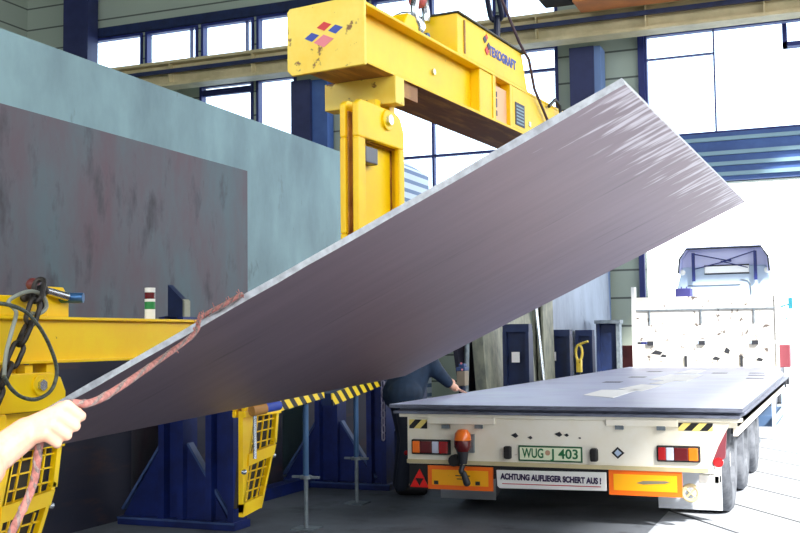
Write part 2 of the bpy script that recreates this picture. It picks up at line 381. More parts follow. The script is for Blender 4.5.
post_frame(-4.6, -3.9, 10.5, [(-4.22, -4.02)], 1.3, 'dark blue rack frame just left of the worker in the blue jacket', m=BLUED)
post_frame(-4.5, -3.5, 13.2, [(-3.94, -3.6)], 1.72, 'dark blue rack post with white tag, left of the thin leaning rod', m=BLUED, gus=False)
post_frame(-4.6, -3.6, 16.0, [(-4.07, -3.74)], 1.66, 'dark blue rack post with white tag, in front of the tall grey sheet', m=BLUED, gus=False)
post_frame(-4.5, -3.6, 17.5, [(-4.0, -3.72)], 1.66, 'dark blue rack post just right of the yellow clamp', m=BLUED, gus=False)
for (x, y, z, lb) in ((-3.77, 13.105, 1.16, 'white paper tag on the rack post beside the thin leaning rod'), (-4.0, 15.905, 1.12, 'white paper tag on the rack post before the tall grey sheet')):
    o = MB().bb(x-.05, x+.05, y, y+.015, z-.07, z+.06).build('paper_tag', PLAINW); tag(o, lb, 'tag')
# portal of the last rack
t = thing('rack_portal', (-3.65, 18.5, 0), 'open dark blue rack portal with pale top rail, nearest the back wall', 'rack')
MB().bb(-3.86, -3.8, 18.4, 18.6, 0, 1.62).build('post', BLUED, t); MB().bb(-3.52, -3.46, 18.4, 18.6, 0, 1.62).build('post', GALV, t)
MB().bb(-3.88, -3.44, 18.36, 18.64, 1.62, 1.68).build('top_rail', GALV, t); MB().bb(-3.8, -3.52, 18.5, 18.54, .05, 1.62).build('back_panel', BLUED, t)
# sheets in the right hand racks
t = MB().prism([(-4.12, 15.9, .1), (-4.18, 15.9, 2.75), (-3.92, 19.85, 2.75), (-3.86, 19.85, .1)], (-.04, 0, 0)).build('grey_sheet', GREYST); tag(t, 'tall pale grey steel sheet leaning behind the dark blue rack posts', 'steel plate')
for i, lb in enumerate(('pale narrow strip standing right beside the dark blue rack post with tag', 'pale narrow strip second from the tagged dark blue rack post', 'thin pale strip farthest left of the tagged dark blue rack post')):
    x = -3.93-.065*i
    o = MB().prism([(x, 15.2, 0), (x-.03, 15.2, 2.3), (x-.03, 15.8, 2.3), (x, 15.8, 0)], (-.03, 0, 0)).build('steel_strip', EDGEP); tag(o, lb, 'steel strip')
o = MB().prism([(-3.98, 12.7, .1), (-4.1, 12.7, 1.9), (-4.1, 15.0, 1.9), (-3.98, 15.0, .1)], (-.14, 0, 0)).build('thick_plate', EDGEP); tag(o, 'thick weathered plate seen on its pale end beside the dark blue post', 'steel plate')
o = MB().prism([(-4.22, 12.6, .1), (-4.45, 12.6, 1.9), (-4.45, 15.2, 1.9), (-4.22, 15.2, .1)], (-.05, 0, 0)).build('dark_plate', DARKST); tag(o, 'dark plate leaning behind the thick weathered plate end', 'steel plate')
o = MB().cyl((-3.42, 13.4, .05), (-3.62, 13.55, 1.85), .02).build('leaning_rod', CHROME, smooth=True); tag(o, 'thin shiny rod leaning beside a dark blue rack post', 'rod')
o = MB().cyl((-4.2, 12.35, .0), (-4.18, 12.45, 1.45), .03).build('thin_pipe', GALV, smooth=True); tag(o, 'thin pale pipe upright between the control box and thick plate', 'pipe')
t = thing('plate_clamp', (-3.7, 16.35, 1.0), 'small yellow plate clamp hanging between two dark blue rack posts', 'clamp')
MB().tube([(-3.7+.05*math.sin(a), 16.35, 1.16+.12*math.cos(a)) for a in [k*math.pi/8 for k in range(16)]], .02, closed=True).build('shackle_eye', YELP, t, smooth=True)
MB().bb(-3.74, -3.66, 16.3, 16.4, .86, 1.06).build('jaw', YELP, t, bevel=.01)
MB().cyl((-3.68, 16.35, 1.29), (-3.55, 16.32, 1.33), .018).build('handle', YELP, t, smooth=True)
MB().bb(-3.715, -3.685, 16.33, 16.37, 0, .86).build('hanger', DGREY, t)
# control box on a stand
t = thing('control_box', (-4.0, 11.7, 0), 'grey brown control box with blue cap on a stand beside the worker', 'control box')
MB().cyl((-4.0, 11.72, 0), (-4.0, 11.72, .86), .03).build('stand', BLUED, t, smooth=True)
MB().bb(-4.05, -3.95, 11.65, 11.8, .86, 1.03).build('body', mat('box brown', (150, 134, 116), .6), t, bevel=.01)
MB().bb(-4.053, -3.947, 11.645, 11.805, 1.03, 1.075).bb(-4.035, -3.965, 11.68, 11.78, 1.075, 1.11).build('cap', BLUEL, t, bevel=.01)
for dx, z in ((.01, 1.115), (.02, 1.045)): MB().ball((-4.0+dx, 11.65, z), .013).build('lamp', PINK, t, smooth=True)
# hazard striped arms on props
def prop(x, y, h, label):
    t = thing('steel_prop', (x, y, 0), label, 'prop')
    MB().bb(x-.09, x+.09, y-.09, y+.09, 0, .012).build('foot_plate', GALV, t)
    MB().cyl((x, y, .012), (x, y, .4), .016).build('inner_tube', GALV, t, smooth=True)
    MB().cyl((x, y, .38), (x, y, h), .022).build('outer_tube', mat('prop tube blue', (60, 96, 136), .5, .2), t, smooth=True)
    MB().cyl((x, y, .37), (x, y, .395), .045).bb(x-.11, x+.11, y-.015, y+.015, .375, .392).build('collar_nut', GALV, t)
prop(-3.72, 7.26, .92, 'adjustable steel prop nearer the front, under the first striped arm')
prop(-3.88, 8.52, .925, 'adjustable steel prop farther back, under the second striped arm')
def arm(x, y0, y1, z0, z1, label):
    t = thing('striped_arm', (x, (y0+y1)/2, z0), label, 'support arm')
    a = math.atan((z1-z0)/(y1-y0)); L = math.hypot(y1-y0, z1-z0); ym = (y0+y1)/2; zm = (z0+z1)/2
    o = MB().box((0, 0, 0), (.012, L, .1)).build('striped_face', HAZY, t, local=True); o.location = (.052, 0, zm-z0+.02); o.rotation_euler = (a, 0, 0)
    o = MB().box((0, 0, 0), (.09, L, .1)).build('arm_beam', BLUED, t, local=True); o.location = (0, 0, zm-z0+.02); o.rotation_euler = (a, 0, 0)
arm(-3.74, 6.4, 7.5, .9, .985, 'hazard striped support arm over the nearer steel prop')
arm(-3.9, 7.98, 8.98, .895, 1.01, 'hazard striped support arm over the farther steel prop')
# hanging chains beside the arms
def link_mesh(r=.012, w=.022, l=.03):
    pts = []
    for k in range(8): a = math.pi*k/7; pts.append((w*math.cos(a), 0, l+w*math.sin(a)))
    for k in range(8): a = math.pi+math.pi*k/7; pts.append((w*math.cos(a), 0, -l+w*math.sin(a)))
    return MB().tube(pts, r, 8, closed=True)
def chain(label, pts, size, mt, name='chain'):
    """links strung along a path of points"""
    t = thing(name, pts[0], label, 'chain'); pts = [V(p) for p in pts]
    lens = [0]
    for a, b in zip(pts, pts[1:]): lens.append(lens[-1]+(b-a).length)
    step = size*2.9; n = max(2, int(lens[-1]/step)); first = None
    for k in range(n+1):
        s = min(lens[-1]*k/n, lens[-1]-1e-5); i = max(j for j in range(len(lens)-1) if lens[j] <= s)
        p = pts[i].lerp(pts[i+1], (s-lens[i])/(lens[i+1]-lens[i])); d = (pts[i+1]-pts[i]).normalized()
        if first is None: first = o = link_mesh(size*.34, size*.72, size*.95).build('chain_link', mt, t, local=True, smooth=True)
        else: o = first.copy(); col.objects.link(o); o.parent = t
        q = d.to_track_quat('Z', 'Y') @ Euler((0, 0, math.pi/2*(k % 2)+.3)).to_quaternion()
        o.location = p-pts[0]; o.rotation_euler = q.to_euler()
    return t
CH2 = mat('pale chain', (178, 172, 196), .35, .6)
chain('pale bright chain hanging in front of a blue post left of the trailer', [(-3.955, 9.29, .98), (-3.955, 9.29, .5)], .022, CH2)
chain('dull grey chain hanging left of the worker in blue', [(-4.12, 10.39, 1.2), (-4.12, 10.39, .62)], .022, GALV)

# ------------------------------------------------------------------ lifting beams
LM = {}
def ibeam(t, x0, x1, y0, y1, z0, z1, fl, web, under):
    """I section along Y in the thing's own frame"""
    xc = (x0+x1)/2
    MB().bb(xc-web/2, xc+web/2, y0, y1, z0+fl, z1-fl).build('web', YEL, t, local=True)
    MB().bb(x0, x1, y0, y1, z1-fl, z1).build('top_flange', YEL, t, local=True, bevel=.003)
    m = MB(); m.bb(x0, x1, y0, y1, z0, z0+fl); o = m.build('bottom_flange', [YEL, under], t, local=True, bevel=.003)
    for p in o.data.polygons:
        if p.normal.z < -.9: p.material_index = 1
yawR = -math.radians(5.2)
rb = thing('lifting_beam', (-2.072, 4.254, 2.748), 'raised yellow lifting beam with logo end plate, hanging from the crane', 'lifting beam', rz=yawR)
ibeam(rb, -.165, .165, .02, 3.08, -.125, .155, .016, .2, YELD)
ep = MB().prism([(-.185, 0, .15), (-.2, 0, .135), (-.2, 0, -.135), (-.175, 0, -.16), (.2, 0, -.152), (.2, 0, .16)], (0, .02, 0)).build('end_plate', YELP, rb, local=True, bevel=.003)
lg = [((-.068, .003), BLUEINK), ((.055, .023), BLUEINK), ((-.004, .044), REDINK), ((-.006, -.022), PINK)]
for (x, z), mm in lg:
    s = 1.25 if mm is PINK else .9
    MB().prism([(x-.042*s, -.002, z-.002), (x, -.002, z+.023*s), (x+.042*s, -.002, z+.004), (x, -.002, z-.023*s)], (0, .003, 0)).build('logo_diamond', mm, ep, local=True)
MB().bb(-.21, .175, .34, .43, -.255, -.125).build('hanger_bracket', YELP, rb, local=True, bevel=.004)
MB().bb(-.17, .15, .43, .62, -.2, -.125).build('hanger_block', YELD, rb, local=True)
# control housing on top
hs = MB().prism([(-.16, 1.08, .155), (-.16, 2.12, .155), (-.16, 2.03, .37), (-.16, 1.08, .37)], (.322, 0, 0)).build('housing', YEL, rb, local=True, bevel=.004)
MB().prism([(-.17, 1.07, .37), (-.17, 2.06, .37), (-.17, 2.06, .378), (-.17, 1.07, .378)], (.345, 0, 0)).build('housing_lid', DGREY, hs, local=True)
MB().bb(.162, .168, 1.16, 1.175, .17, .35).build('seam', YELD, hs, local=True)
W2 = Matrix.Translation(V((-2.072, 4.254, 2.748))) @ Matrix.Rotation(yawR, 4, 'Z')
def rbt(name, body, size, loc, m, parent, width, **k):
    p = W2 @ V(loc); return text(name, body, size, p, (math.pi/2, 0, math.pi/2+yawR), m, parent, width=width, **k)
rbt('lettering', 'TEXOGRAFT', .075, (.164, 1.715, .268), BLUEINK, hs, .42, offset=.003)
for (y, z, mm, s) in ((1.45, .315, BLUED, 1), (1.475, .335, REDINK, .8), (1.505, .29, BLUED, 1), (1.478, .258, REDINK, 1.15)):
    MB().prism([(.163, y-.026*s, z), (.163, y, z+.022*s), (.163, y+.026*s, z), (.163, y, z-.022*s)], (.003, 0, 0)).build('logo_diamond', mm, hs, local=True)
# side boxes on the far half of the beam
MB().bb(.1, .158, 1.38, 1.56, -.109, .139).build('stiffener_box', YEL, rb, local=True, bevel=.004)
MB().bb(.1, .163, 1.86, 2.9, -.109, .139).build('cable_box', YEL, rb, local=True, bevel=.004)
MB().bb(.1, .163, 1.56, 1.6, -.109, .139).bb(.1, .163, 1.82, 1.86, -.109, .139).build('panel_frame', YEL, rb, local=True)
pn = MB().bb(.1, .14, 1.6, 1.82, -.109, .1).build('control_panel', mat('panel pink', (240, 190, 150), .5), rb, local=True)
for z, h in ((.05, .03), (.0, .05), (-.06, .03)): MB().bb(.14, .143, 1.63, 1.67, z-h/2, z+h/2).build('panel_label', PURPLE, pn, local=True)
rp = MB().bb(.163, .167, 1.9, 2.05, -.085, .05).build('rating_plate', BLUED, rb, local=True)
m = MB()
for k in range(6): m.bb(.167, .168, 1.915, 2.035, -.075+k*.02, -.066+k*.02)
m.build('plate_print', GATEL, rp, local=True)
MB().bb(.163, .17, 2.12, 2.15, -.06, -.03).build('bolt', CHROME, rb, local=True); MB().cyl((.1, .9, .02), (.112, .9, .02), .016).build('bolt', CHROME, rb, local=True)
# lifting lug near end of the top
MB().prism([(-.05, .7, .155), (-.05, .86, .155), (-.05, .87, .24), (-.05, .83, .3), (-.05, .75, .3), (-.05, .69, .22)], (.09, 0, 0)).build('lug', YEL, rb, local=True, bevel=.006)
# hook and shackle over it
def world(p): return W2 @ V(p)
t = thing('crane_hook', world((0, .98, .3)), 'pinkish red crane hook block above the near end of the raised beam', 'hook')
MB().capsule(world((-.02, .98, .44)), world((.0, 1.05, .7)), .05, .06).build('hook_block', mat('faded red paint', (190, 92, 92), .5), t, smooth=True)
MB().tube([world((.0, .97+.07*math.cos(a), .36+.09*math.sin(a))) for a in [math.pi*(-.1+1.3*k/10) for k in range(11)]], .022).build('hook', CHROME, t, smooth=True)
t = thing('shackle', world((0, .93, .2)), 'bright steel shackle on the lug of the raised beam', 'shackle')
MB().tube([world((-.05+.08*math.cos(a), .9+.03*math.cos(a), .27+.07*math.sin(a))) for a in [2*math.pi*k/14 for k in range(14)]], .02, closed=True).build('bow', CHROME, t, smooth=True)
MB().cyl(world((-.09, .92, .215)), world((.07, .92, .215)), .02).build('pin', mat('blue pin', (60, 100, 150), .35, .5), t, smooth=True)
chain('dark heavy hoist chain rising from the far end of the raised beam', [world((0, 2.02, .395)), world((0, 2.05, .6)), world((-.02, 1.95, .9)), world((-.02, 1.95, 3.9))], .05, mat('navy chain', (20, 26, 50), .45, .5), 'hoist_chain')
t = MB().tube([world(p) for p in ((.12, 1.3, 1.6), (.15, 1.66, .69), (.18, 1.95, .415), (.19, 2.08, .34), (.185, 2.18, .18), (.185, 2.36, .06), (.18, 2.47, -.01))], .009).build('power_cable', mat('brown cable', (86, 66, 74), .6), smooth=True); tag(t, 'brown power cable looping down over the raised beam housing', 'cable')
t = MB().tube([world(p) for p in ((.185, 2.44, .12), (.19, 2.55, .185), (.19, 2.64, .16), (.19, 2.67, .06), (.175, 2.66, 0))], .011).build('short_cable', DGREY, smooth=True); tag(t, 'short dark cable loop at the far end of the raised beam', 'cable')

lb = thing('lifting_beam', (-3.43, 2.95, 1.31), 'lowered yellow lifting beam at the left, level with the steel props', 'lifting beam')
LBW = MW[lb.name]
ibeam(lb, -.13, .13, 0, 3.75, 0, .21, .014, .2, YEL)
MB().bb(-.14, .14, -.02, 0, -.02, .23).build('end_plate', YELP, lb, local=True, bevel=.003)
MB().bb(-.1, .1, .5, 1.0, .21, .3).build('lug_base', YEL, lb, local=True, bevel=.005)
MB().bb(-.1, .1, .1, .46, .21, .285).build('cover_box', YEL, lb, local=True, bevel=.005)
MB().prism([(-.03, 1.0, .21), (-.03, 1.18, .21), (-.03, 1.18, .3), (-.03, 1.14, .35), (-.03, 1.04, .35), (-.03, 1.0, .3)], (.1, 0, 0)).build('lug', YEL, lb, local=True, bevel=.005)
for y in (.83, 1.05, 2.85, 3.05): MB().bb(-.05, .06, y, y+.06, -.09, 0).build('hanger_lug', YEL, lb, local=True)
t = thing('shackle', (-3.33, 3.95, 1.62), 'steel shackle with blue pin lying on the lowered beam', 'shackle')
MB().capsule((-3.36, 3.9, 1.65), (-3.32, 4.06, 1.615), .018, .02).build('bow', CHROME, t, smooth=True)
MB().cyl((-3.4, 4.06, 1.61), (-3.27, 4.12, 1.61), .024).build('pin', mat('blue pin', (64, 110, 160), .35, .5), t, smooth=True)
MB().ball((-3.36, 3.88, 1.665), .03).build('red_knob', REDBR, t, smooth=True)
t = thing('signal_tower', (-3.42, 4.86, 1.52), 'small red green and white signal light tower on the lowered beam', 'signal light')
for (z0, z1, mm, nm) in ((0, .055, WHITE, 'base'), (.055, .095, GREEN, 'green_lens'), (.095, .11, WHITE, 'spacer'), (.11, .145, DREDL, 'red_lens'), (.145, .17, WHITE, 'cap')):
    MB().cyl((-3.42, 4.86, 1.52+z0), (-3.42, 4.86, 1.52+z1), .028, seg=20).build(nm, mm, t, smooth=True)
chain('dark heavy sling chain draped over the near part of the lowered beam', [(-3.23, 3.765, 1.63), (-3.22, 3.74, 1.579), (-3.22, 3.704, 1.492), (-3.22, 3.656, 1.415), (-3.22, 3.609, 1.34), (-3.22, 3.558, 1.275), (-3.22, 3.5, 1.18)], .034, CHAINM, 'sling_chain')
t = MB().capsule((-3.3, 3.76, 1.6), (-3.28, 3.85, 1.635), .02, .028).capsule((-3.28, 3.84, 1.63), (-3.27, 3.83, 1.56), .024, .018).build('chain_hook', CHAINM, smooth=True); tag(t, 'black chain hook lying on top of the lowered beam', 'hook')
def loop(c, pts, r, label, m):
    o = MB().tube(pts, r, 8).build('wire_sling', m, smooth=True); return tag(o, label, 'cable')
WIRE = mat('grey wire rope', (96, 106, 98), .5, .3, (60, 66, 64), 60)
def smoothpath(P, n=6):
    P = [V(p) for p in P]; out = []
    for i in range(len(P)-1):
        a, b, c, d = P[max(i-1, 0)], P[i], P[i+1], P[min(i+2, len(P)-1)]
        for k in range(n):
            s = k/n; out.append(.5*((2*b)+(c-a)*s+(2*a-5*b+4*c-d)*s*s+(3*b-a-3*c+d)*s**3))
    return out+[P[-1]]
loop(0, smoothpath([(-3.2, 3.456, 1.567), (-3.18, 3.531, 1.560), (-3.17, 3.62, 1.533), (-3.165, 3.694, 1.474), (-3.165, 3.757, 1.401), (-3.165, 3.803, 1.318), (-3.165, 3.811, 1.257), (-3.165, 3.773, 1.194), (-3.165, 3.686, 1.164), (-3.165, 3.596, 1.178), (-3.165, 3.531, 1.218), (-3.165, 3.49, 1.269)]), .0085, 'grey wire sling hanging in a wide loop over the clamp pin', WIRE)
loop(0, smoothpath([(-3.2, 3.53, 1.259), (-3.2, 3.539, 1.354), (-3.2, 3.573, 1.457), (-3.22, 3.619, 1.533), (-3.24, 3.594, 1.575), (-3.24, 3.66, 1.61), (-3.24, 3.74, 1.626), (-3.24, 3.805, 1.607), (-3.24, 3.831, 1.563), (-3.24, 3.793, 1.532), (-3.25, 3.742, 1.53)]), .009, 'pale wire sling arched over the top of the lowered beam', mat('pale wire rope', (150, 156, 146), .5, .3))

def tong(loc, rz, label, tall, mesh):
    """clamp tong in its own frame: face towards +X, width along Y, hangs down from z = 0"""
    t = thing('clamp_tong', loc, label, 'clamp tong', rz=rz); H = tall
    W = .45; th = .095
    def plate(x0, x1, nm):
        m = MB(); zt = -.17; zb = -.6 if not mesh else -.3
        o = [(0, -.02), (.03, 0), (.3, 0), (.4, -.05), (W, -.14), (W, -.28), (W, -.5 if mesh else -H), (0, -.5 if mesh else -H)]
        # solid round the recess: left, right, top, bottom strips
        m.prism([(x0, 0, -.02), (x0, .03, 0), (x0, .35, 0), (x0, .415, -.025), (x0, W, -.09), (x0, W, zt), (x0, 0, zt)], (x1-x0, 0, 0))
        m.prism([(x0, 0, zt), (x0, .07, zt), (x0, .07, zb), (x0, 0, zb)], (x1-x0, 0, 0)); m.prism([(x0, W-.05, zt), (x0, W, zt), (x0, W, zb), (x0, W-.05, zb)], (x1-x0, 0, 0))
        bot = -.34 if mesh else -H
        m.prism([(x0, 0, zb), (x0, W, zb), (x0, W, bot), (x0, 0, bot)], (x1-x0, 0, 0))
        return m.build(nm, YEL, t, local=True, bevel=.006)
    f = plate(-.03, 0, 'front_cheek'); plate(-th, -th+.03, 'rear_cheek')
    MB().bb(-th+.028, -th+.036, .02, W-.02, -(.34 if mesh else H-.02), -.05).bb(-th+.03, -.03, .05, .068, -(.34 if mesh else H-.02), -.05).build('core', YELD, t, local=True)
    MB().bb(-th+.03, -.03, W-.02, W-.002, -(.34 if mesh else H-.01), -.13).build('edge_plate', YEL, t, local=True)
    zb = -.6 if not mesh else -.3
    MB().bb(-.062, -.055, .068, W-.048, zb-.01, -.165).build('recess_panel', YEL, t, local=True)
    m = MB(); m.bb(-.056, -.028, .07, W-.05, -.174, -.166)
    m.build('recess_edge', mat('recess line', (90, 56, 20), .6) if mesh else YELD, t, local=True)
    MB().cyl((-.03, .27, -.055), (.012, .27, -.055), .048, seg=24).build('pin_boss', YEL, t, local=True, bevel=.004)
    p = MB().cyl((.012, .27, -.055), (.026, .27, -.055), .026, seg=6).build('pin', CHROME, t, local=True)
    MB().bb(-.08, -.02, .2, .25, -.02, .035).build('hanger_ear', YEL, t, local=True); MB().bb(-.08, -.02, .34, .39, -.06, .045).build('hanger_ear', YEL, t, local=True)
    if mesh:
        def Yr(z): return W+.0+(z+.28)*.0 if z > -.28 else W-(-.28-z)*.34
        def Yl(z): return .24+(z+.3)*.42
        g = MB()                                    # skewed guard frame
        x0, x1 = -.05, -.02
        def bar(ya, za, yb, zb_, wd):
            d = V((0, yb-ya, zb_-za)).normalized(); n = V((0, -d.z, d.y))*wd/2
            g.prism([V((x0, ya, za))+n, V((x0, yb, zb_))+n, V((x0, yb, zb_))-n, V((x0, ya, za))-n], (x1-x0, 0, 0))
        bar(W-.012, -.32, W-.045, -.52, .03); bar(W-.045, -.5, W-.235, -.9, .022)
        bar(.14, -.34, .08, -.57, .02); bar(.07, -.63, .015, -.84, .014)
        g.prism([(x0, 0, -.3), (x0, .15, -.32), (x0, .07, -.6), (x0, .015, -.86), (x0, 0, -.9)], (x1-x0, 0, 0))
        g.prism([(x0, .06, -.56), (x0, W-.055, -.53), (x0, W-.085, -.595), (x0, .05, -.63)], (x1-x0+.01, 0, 0))
        g.prism([(x0, 0, -.85), (x0, W-.205, -.825), (x0, W-.235, -.9), (x0, 0, -.925)], (x1-x0, 0, 0))
        g.build('guard_frame', YEL, t, local=True)
        k = MB(); x0, x1 = -.045, -.035
        def thinbar(ya, za, yb, zb_):
            d = V((0, yb-ya, zb_-za)).normalized(); n = V((0, -d.z, d.y))*.0035
            k.prism([V((x0, ya, za))+n, V((x0, yb, zb_))+n, V((x0, yb, zb_))-n, V((x0, ya, za))-n], (x1-x0, 0, 0))
        for z in (-.37, -.43, -.495): thinbar(.13+(z+.34)*.26, z-.012, W-.02+(z+.32)*.15, z)
        for z in (-.66, -.715, -.775): thinbar(.06+(z+.63)*.24, z-.012, W-.07+(z+.57)*.44, z)
        for j in (1, 2, 3):
            s = j/4; thinbar(.14*(1-s)+(W-.015)*s, -.34, .07*(1-s)+(W-.05)*s, -.57)
            thinbar(.06*(1-s)+(W-.075)*s, -.62, .01*(1-s)+(W-.2)*s, -.84)
        k.build('guard_mesh', YEL, t, local=True)
        MB().prism([(-.09, .1, -.34), (-.09, W-.02, -.32), (-.09, W-.06, -.55), (-.09, W-.22, -.86), (-.09, .01, -.88), (-.09, .05, -.6)], (.02, 0, 0)).build('backing_plate', MESHD, t, local=True)
        MB().ball((-.02, W-.07, -.6), .015).build('guard_bolt', CHROME, t, local=True, smooth=True)
        MB().ball((-.02, .012, -.66), .018).build('guard_bolt', CHROME, t, local=True, smooth=True)
    else:
        MB().bb(-.056, -.008, .085, .2, -.275, -.2).build('latch_block', mat('grey latch', (96, 98, 110), .4, .3), t, local=True, bevel=.006)
        MB().prism([(-.17, .0, -H), (-.1, .0, -H), (-.1, .0, -H+.25), (-.13, .0, -H+.25), (-.17, .0, -H+.18)], (0, .2, 0)).build('foot_flange', YELD, t, local=True, bevel=.004)
        MB().cyl((-.05, -.02, -H+.12), (-.05, 0, -H+.12), .025, seg=6).build('bolt', CHROME, t, local=True)
    return t
tong((-3.3, 3.59, 1.27), 0, 'yellow clamp tong with mesh guard, close behind the gripping hand', .96, True)
tong((-3.3, 5.66, 1.28), 0, 'yellow clamp tong with mesh guard, between blue post and striped arm', .96, True)
TB = world((.13, .06, -.28))
tong(TB, yawR, 'yellow clamp tong with open recess under the raised beam, behind the lifted plate', .905, False)
# small cylinder at the far tong
t = thing('hydraulic_cylinder', (-3.26, 5.62, .7), 'small brown and blue hydraulic cylinder on the rear mesh guarded tong', 'cylinder')
MB().cyl((-3.26, 5.66, .985), (-3.22, 5.75, .995), .035).build('barrel', mat('brown barrel', (170, 120, 60), .5), t, smooth=True)
MB().cyl((-3.22, 5.75, .995), (-3.19, 5.87, 1.005), .03).build('end_cap', BLUEINK, t, smooth=True)
MB().cyl((-3.25, 5.68, .97), (-3.25, 5.68, .7), .012).build('rod', CHROME, t, smooth=True)

# ------------------------------------------------------------------ lifted plate
S = 1.1
def sp(p): return CAM+(V(p)-CAM)*S
A, B, Cc, D = sp((-.4964, 2.8069, 2.0575)), sp((-.5067, 6.8631, 2.2085)), sp((-2.7701, 6.8968, 1.1474)), sp((-2.7597, 2.8407, .9963))
u = (D-A).normalized(); v = (B-A).normalized(); n = v.cross(u).normalized()
if n.z < 0: n = -n
LU, LV, TH = (D-A).length, (B-A).length, .022
me = MB(); cu = 24
for i in range(cu):
    me.bb(LU*i/cu, LU*(i+1)/cu, 0, LV, 0, TH)
bmesh.ops.remove_doubles(me.bm, verts=me.bm.verts, dist=1e-5)
dead = [f for f in me.bm.faces if abs(f.normal.x) > .9 and .001 < f.calc_center_median().x < LU-.001]
bmesh.ops.delete(me.bm, geom=dead, context='FACES_ONLY')
jit = random.Random(3)
for vv in me.bm.verts:
    if vv.co.y < .001: vv.co.y += jit.uniform(-.006, .006)
for f in me.bm.faces:
    f.material_index = 0 if abs(f.normal.z) > .9 else 1
plate = me.build('lifted_plate', [STEEL, LITEDGE])
ww = u.cross(v)
plate.matrix_world = Matrix(((u.x, v.x, ww.x, A.x), (u.y, v.y, ww.y, A.y), (u.z, v.z, ww.z, A.z), (0, 0, 0, 1)))
if ww.z < 0: 
    for vv in plate.data.vertices: vv.co.z *= -1
    plate.data.flip_normals()
tag(plate, 'large brown grey steel plate hanging tilted in mid air across the picture', 'steel plate')
MW[plate.name] = plate.matrix_world.copy()

# ------------------------------------------------------------------ people
def body(t, J, rad, m, name='body', vox=.008, extra=None):
    b = MB()
    for (a, c) in rad:
        pa, pc = J[a], J[c]; b.capsule(pa, pc, rad[(a, c)][0], rad[(a, c)][1])
    if extra: extra(b)
    return b.build(name, m, t, remesh=vox, smooth=True)
def figure(t, J, sleeve, top, low, hair=True):
    """one continuous skin body from joints, plus clothing shells"""
    nrm = (J['headtop']-J['neck']).normalized(); face = J['face'].normalized()
    hc = J['neck'].lerp(J['headtop'], .62)
    side = face.cross(nrm).normalized()
    def head(b):
        b.capsule(hc+nrm*.02, hc-nrm*.03+face*.025, .095, .075); b.capsule(hc-nrm*.085+face*.045, hc-nrm*.07+face*.05, .045, .05)
        b.capsule(hc+face*.1, hc+face*.115-nrm*.03, .012, .018)
        for s in (-1, 1):
            b.capsule(hc+side*s*.092+nrm*.01, hc+side*s*.092-nrm*.035, .018, .014); b.capsule(hc+face*.085+side*s*.05+nrm*.03, hc+face*.09+side*s*.02+nrm*.032, .014, .014)
        b.capsule(hc+face*.098-nrm*.068+side*.02, hc+face*.098-nrm*.068-side*.02, .01, .01)
    rad = {('neck', 'headtop2'): (.055, .055), ('pelvis', 'chest'): (.14, .15), ('chest', 'neck'): (.13, .06), ('shL', 'shR'): (.07, .07)}
    J['headtop2'] = J['neck'].lerp(J['headtop'], .4)
    for s in 'LR':
        rad[('sh'+s, 'el'+s)] = (.058, .043); rad[('el'+s, 'wr'+s)] = (.043, .03)
        rad[('hip'+s, 'kn'+s)] = (.085, .055); rad[('kn'+s, 'an'+s)] = (.055, .04); rad[('pelvis', 'hip'+s)] = (.12, .09); rad[('an'+s, 'toe'+s)] = (.045, .035)
        if 'hand'+s in J: rad[('wr'+s, 'hand'+s)] = (.028, .036)
    def ex(b):
        head(b)
        for f in J.get('fingers', []): 
            for (p, q, r0, r1) in f: b.capsule(p, q, r0, r1)
    bo = body(t, J, rad, SKIN, vox=J.get('vox', .007), extra=ex)
    jr = {('hipL', 'hipR'): (.16, .16), ('pelvis', 'chest'): (.185, .19), ('chest', 'neck'): (.155, .075), ('shL', 'shR'): (.085, .085)}
    for s in 'LR':
        jr[('sh'+s, 'el'+s)] = (.085, .075)
        if sleeve == 'long': jr[('el'+s, 'wr'+s)] = (.074, .05)
        else:
            J['sl'+s] = J['sh'+s].lerp(J['el'+s], .6); del jr[('sh'+s, 'el'+s)]; jr[('sh'+s, 'sl'+s)] = (.08, .072)
    body(t, J, jr, top, 'jacket' if sleeve == 'long' else 'shirt', .012)
    tr = {}
    for s in 'LR':
        tr[('pelvis', 'hip'+s)] = (.15, .112); tr[('hip'+s, 'kn'+s)] = (.112, .08); tr[('kn'+s, 'an'+s)] = (.08, .065)
    body(t, J, tr, low, 'trousers', .014)
    for s in 'LR':
        MB().capsule(J['an'+s]-V((0, 0, .02)), J['toe'+s], .055, .045).build('shoe', BLACK, t, smooth=True)
    # eyes and hair
    for s in (-1, 1): MB().ball(hc+face*.094+side*s*.033+nrm*.012, .011).build('eye', DGREY, t, smooth=True)
    if hair: MB().ball(hc+nrm*.045-face*.02, .1, (1, 1, .82)).build('hair', HAIR, t, smooth=True)
    return bo

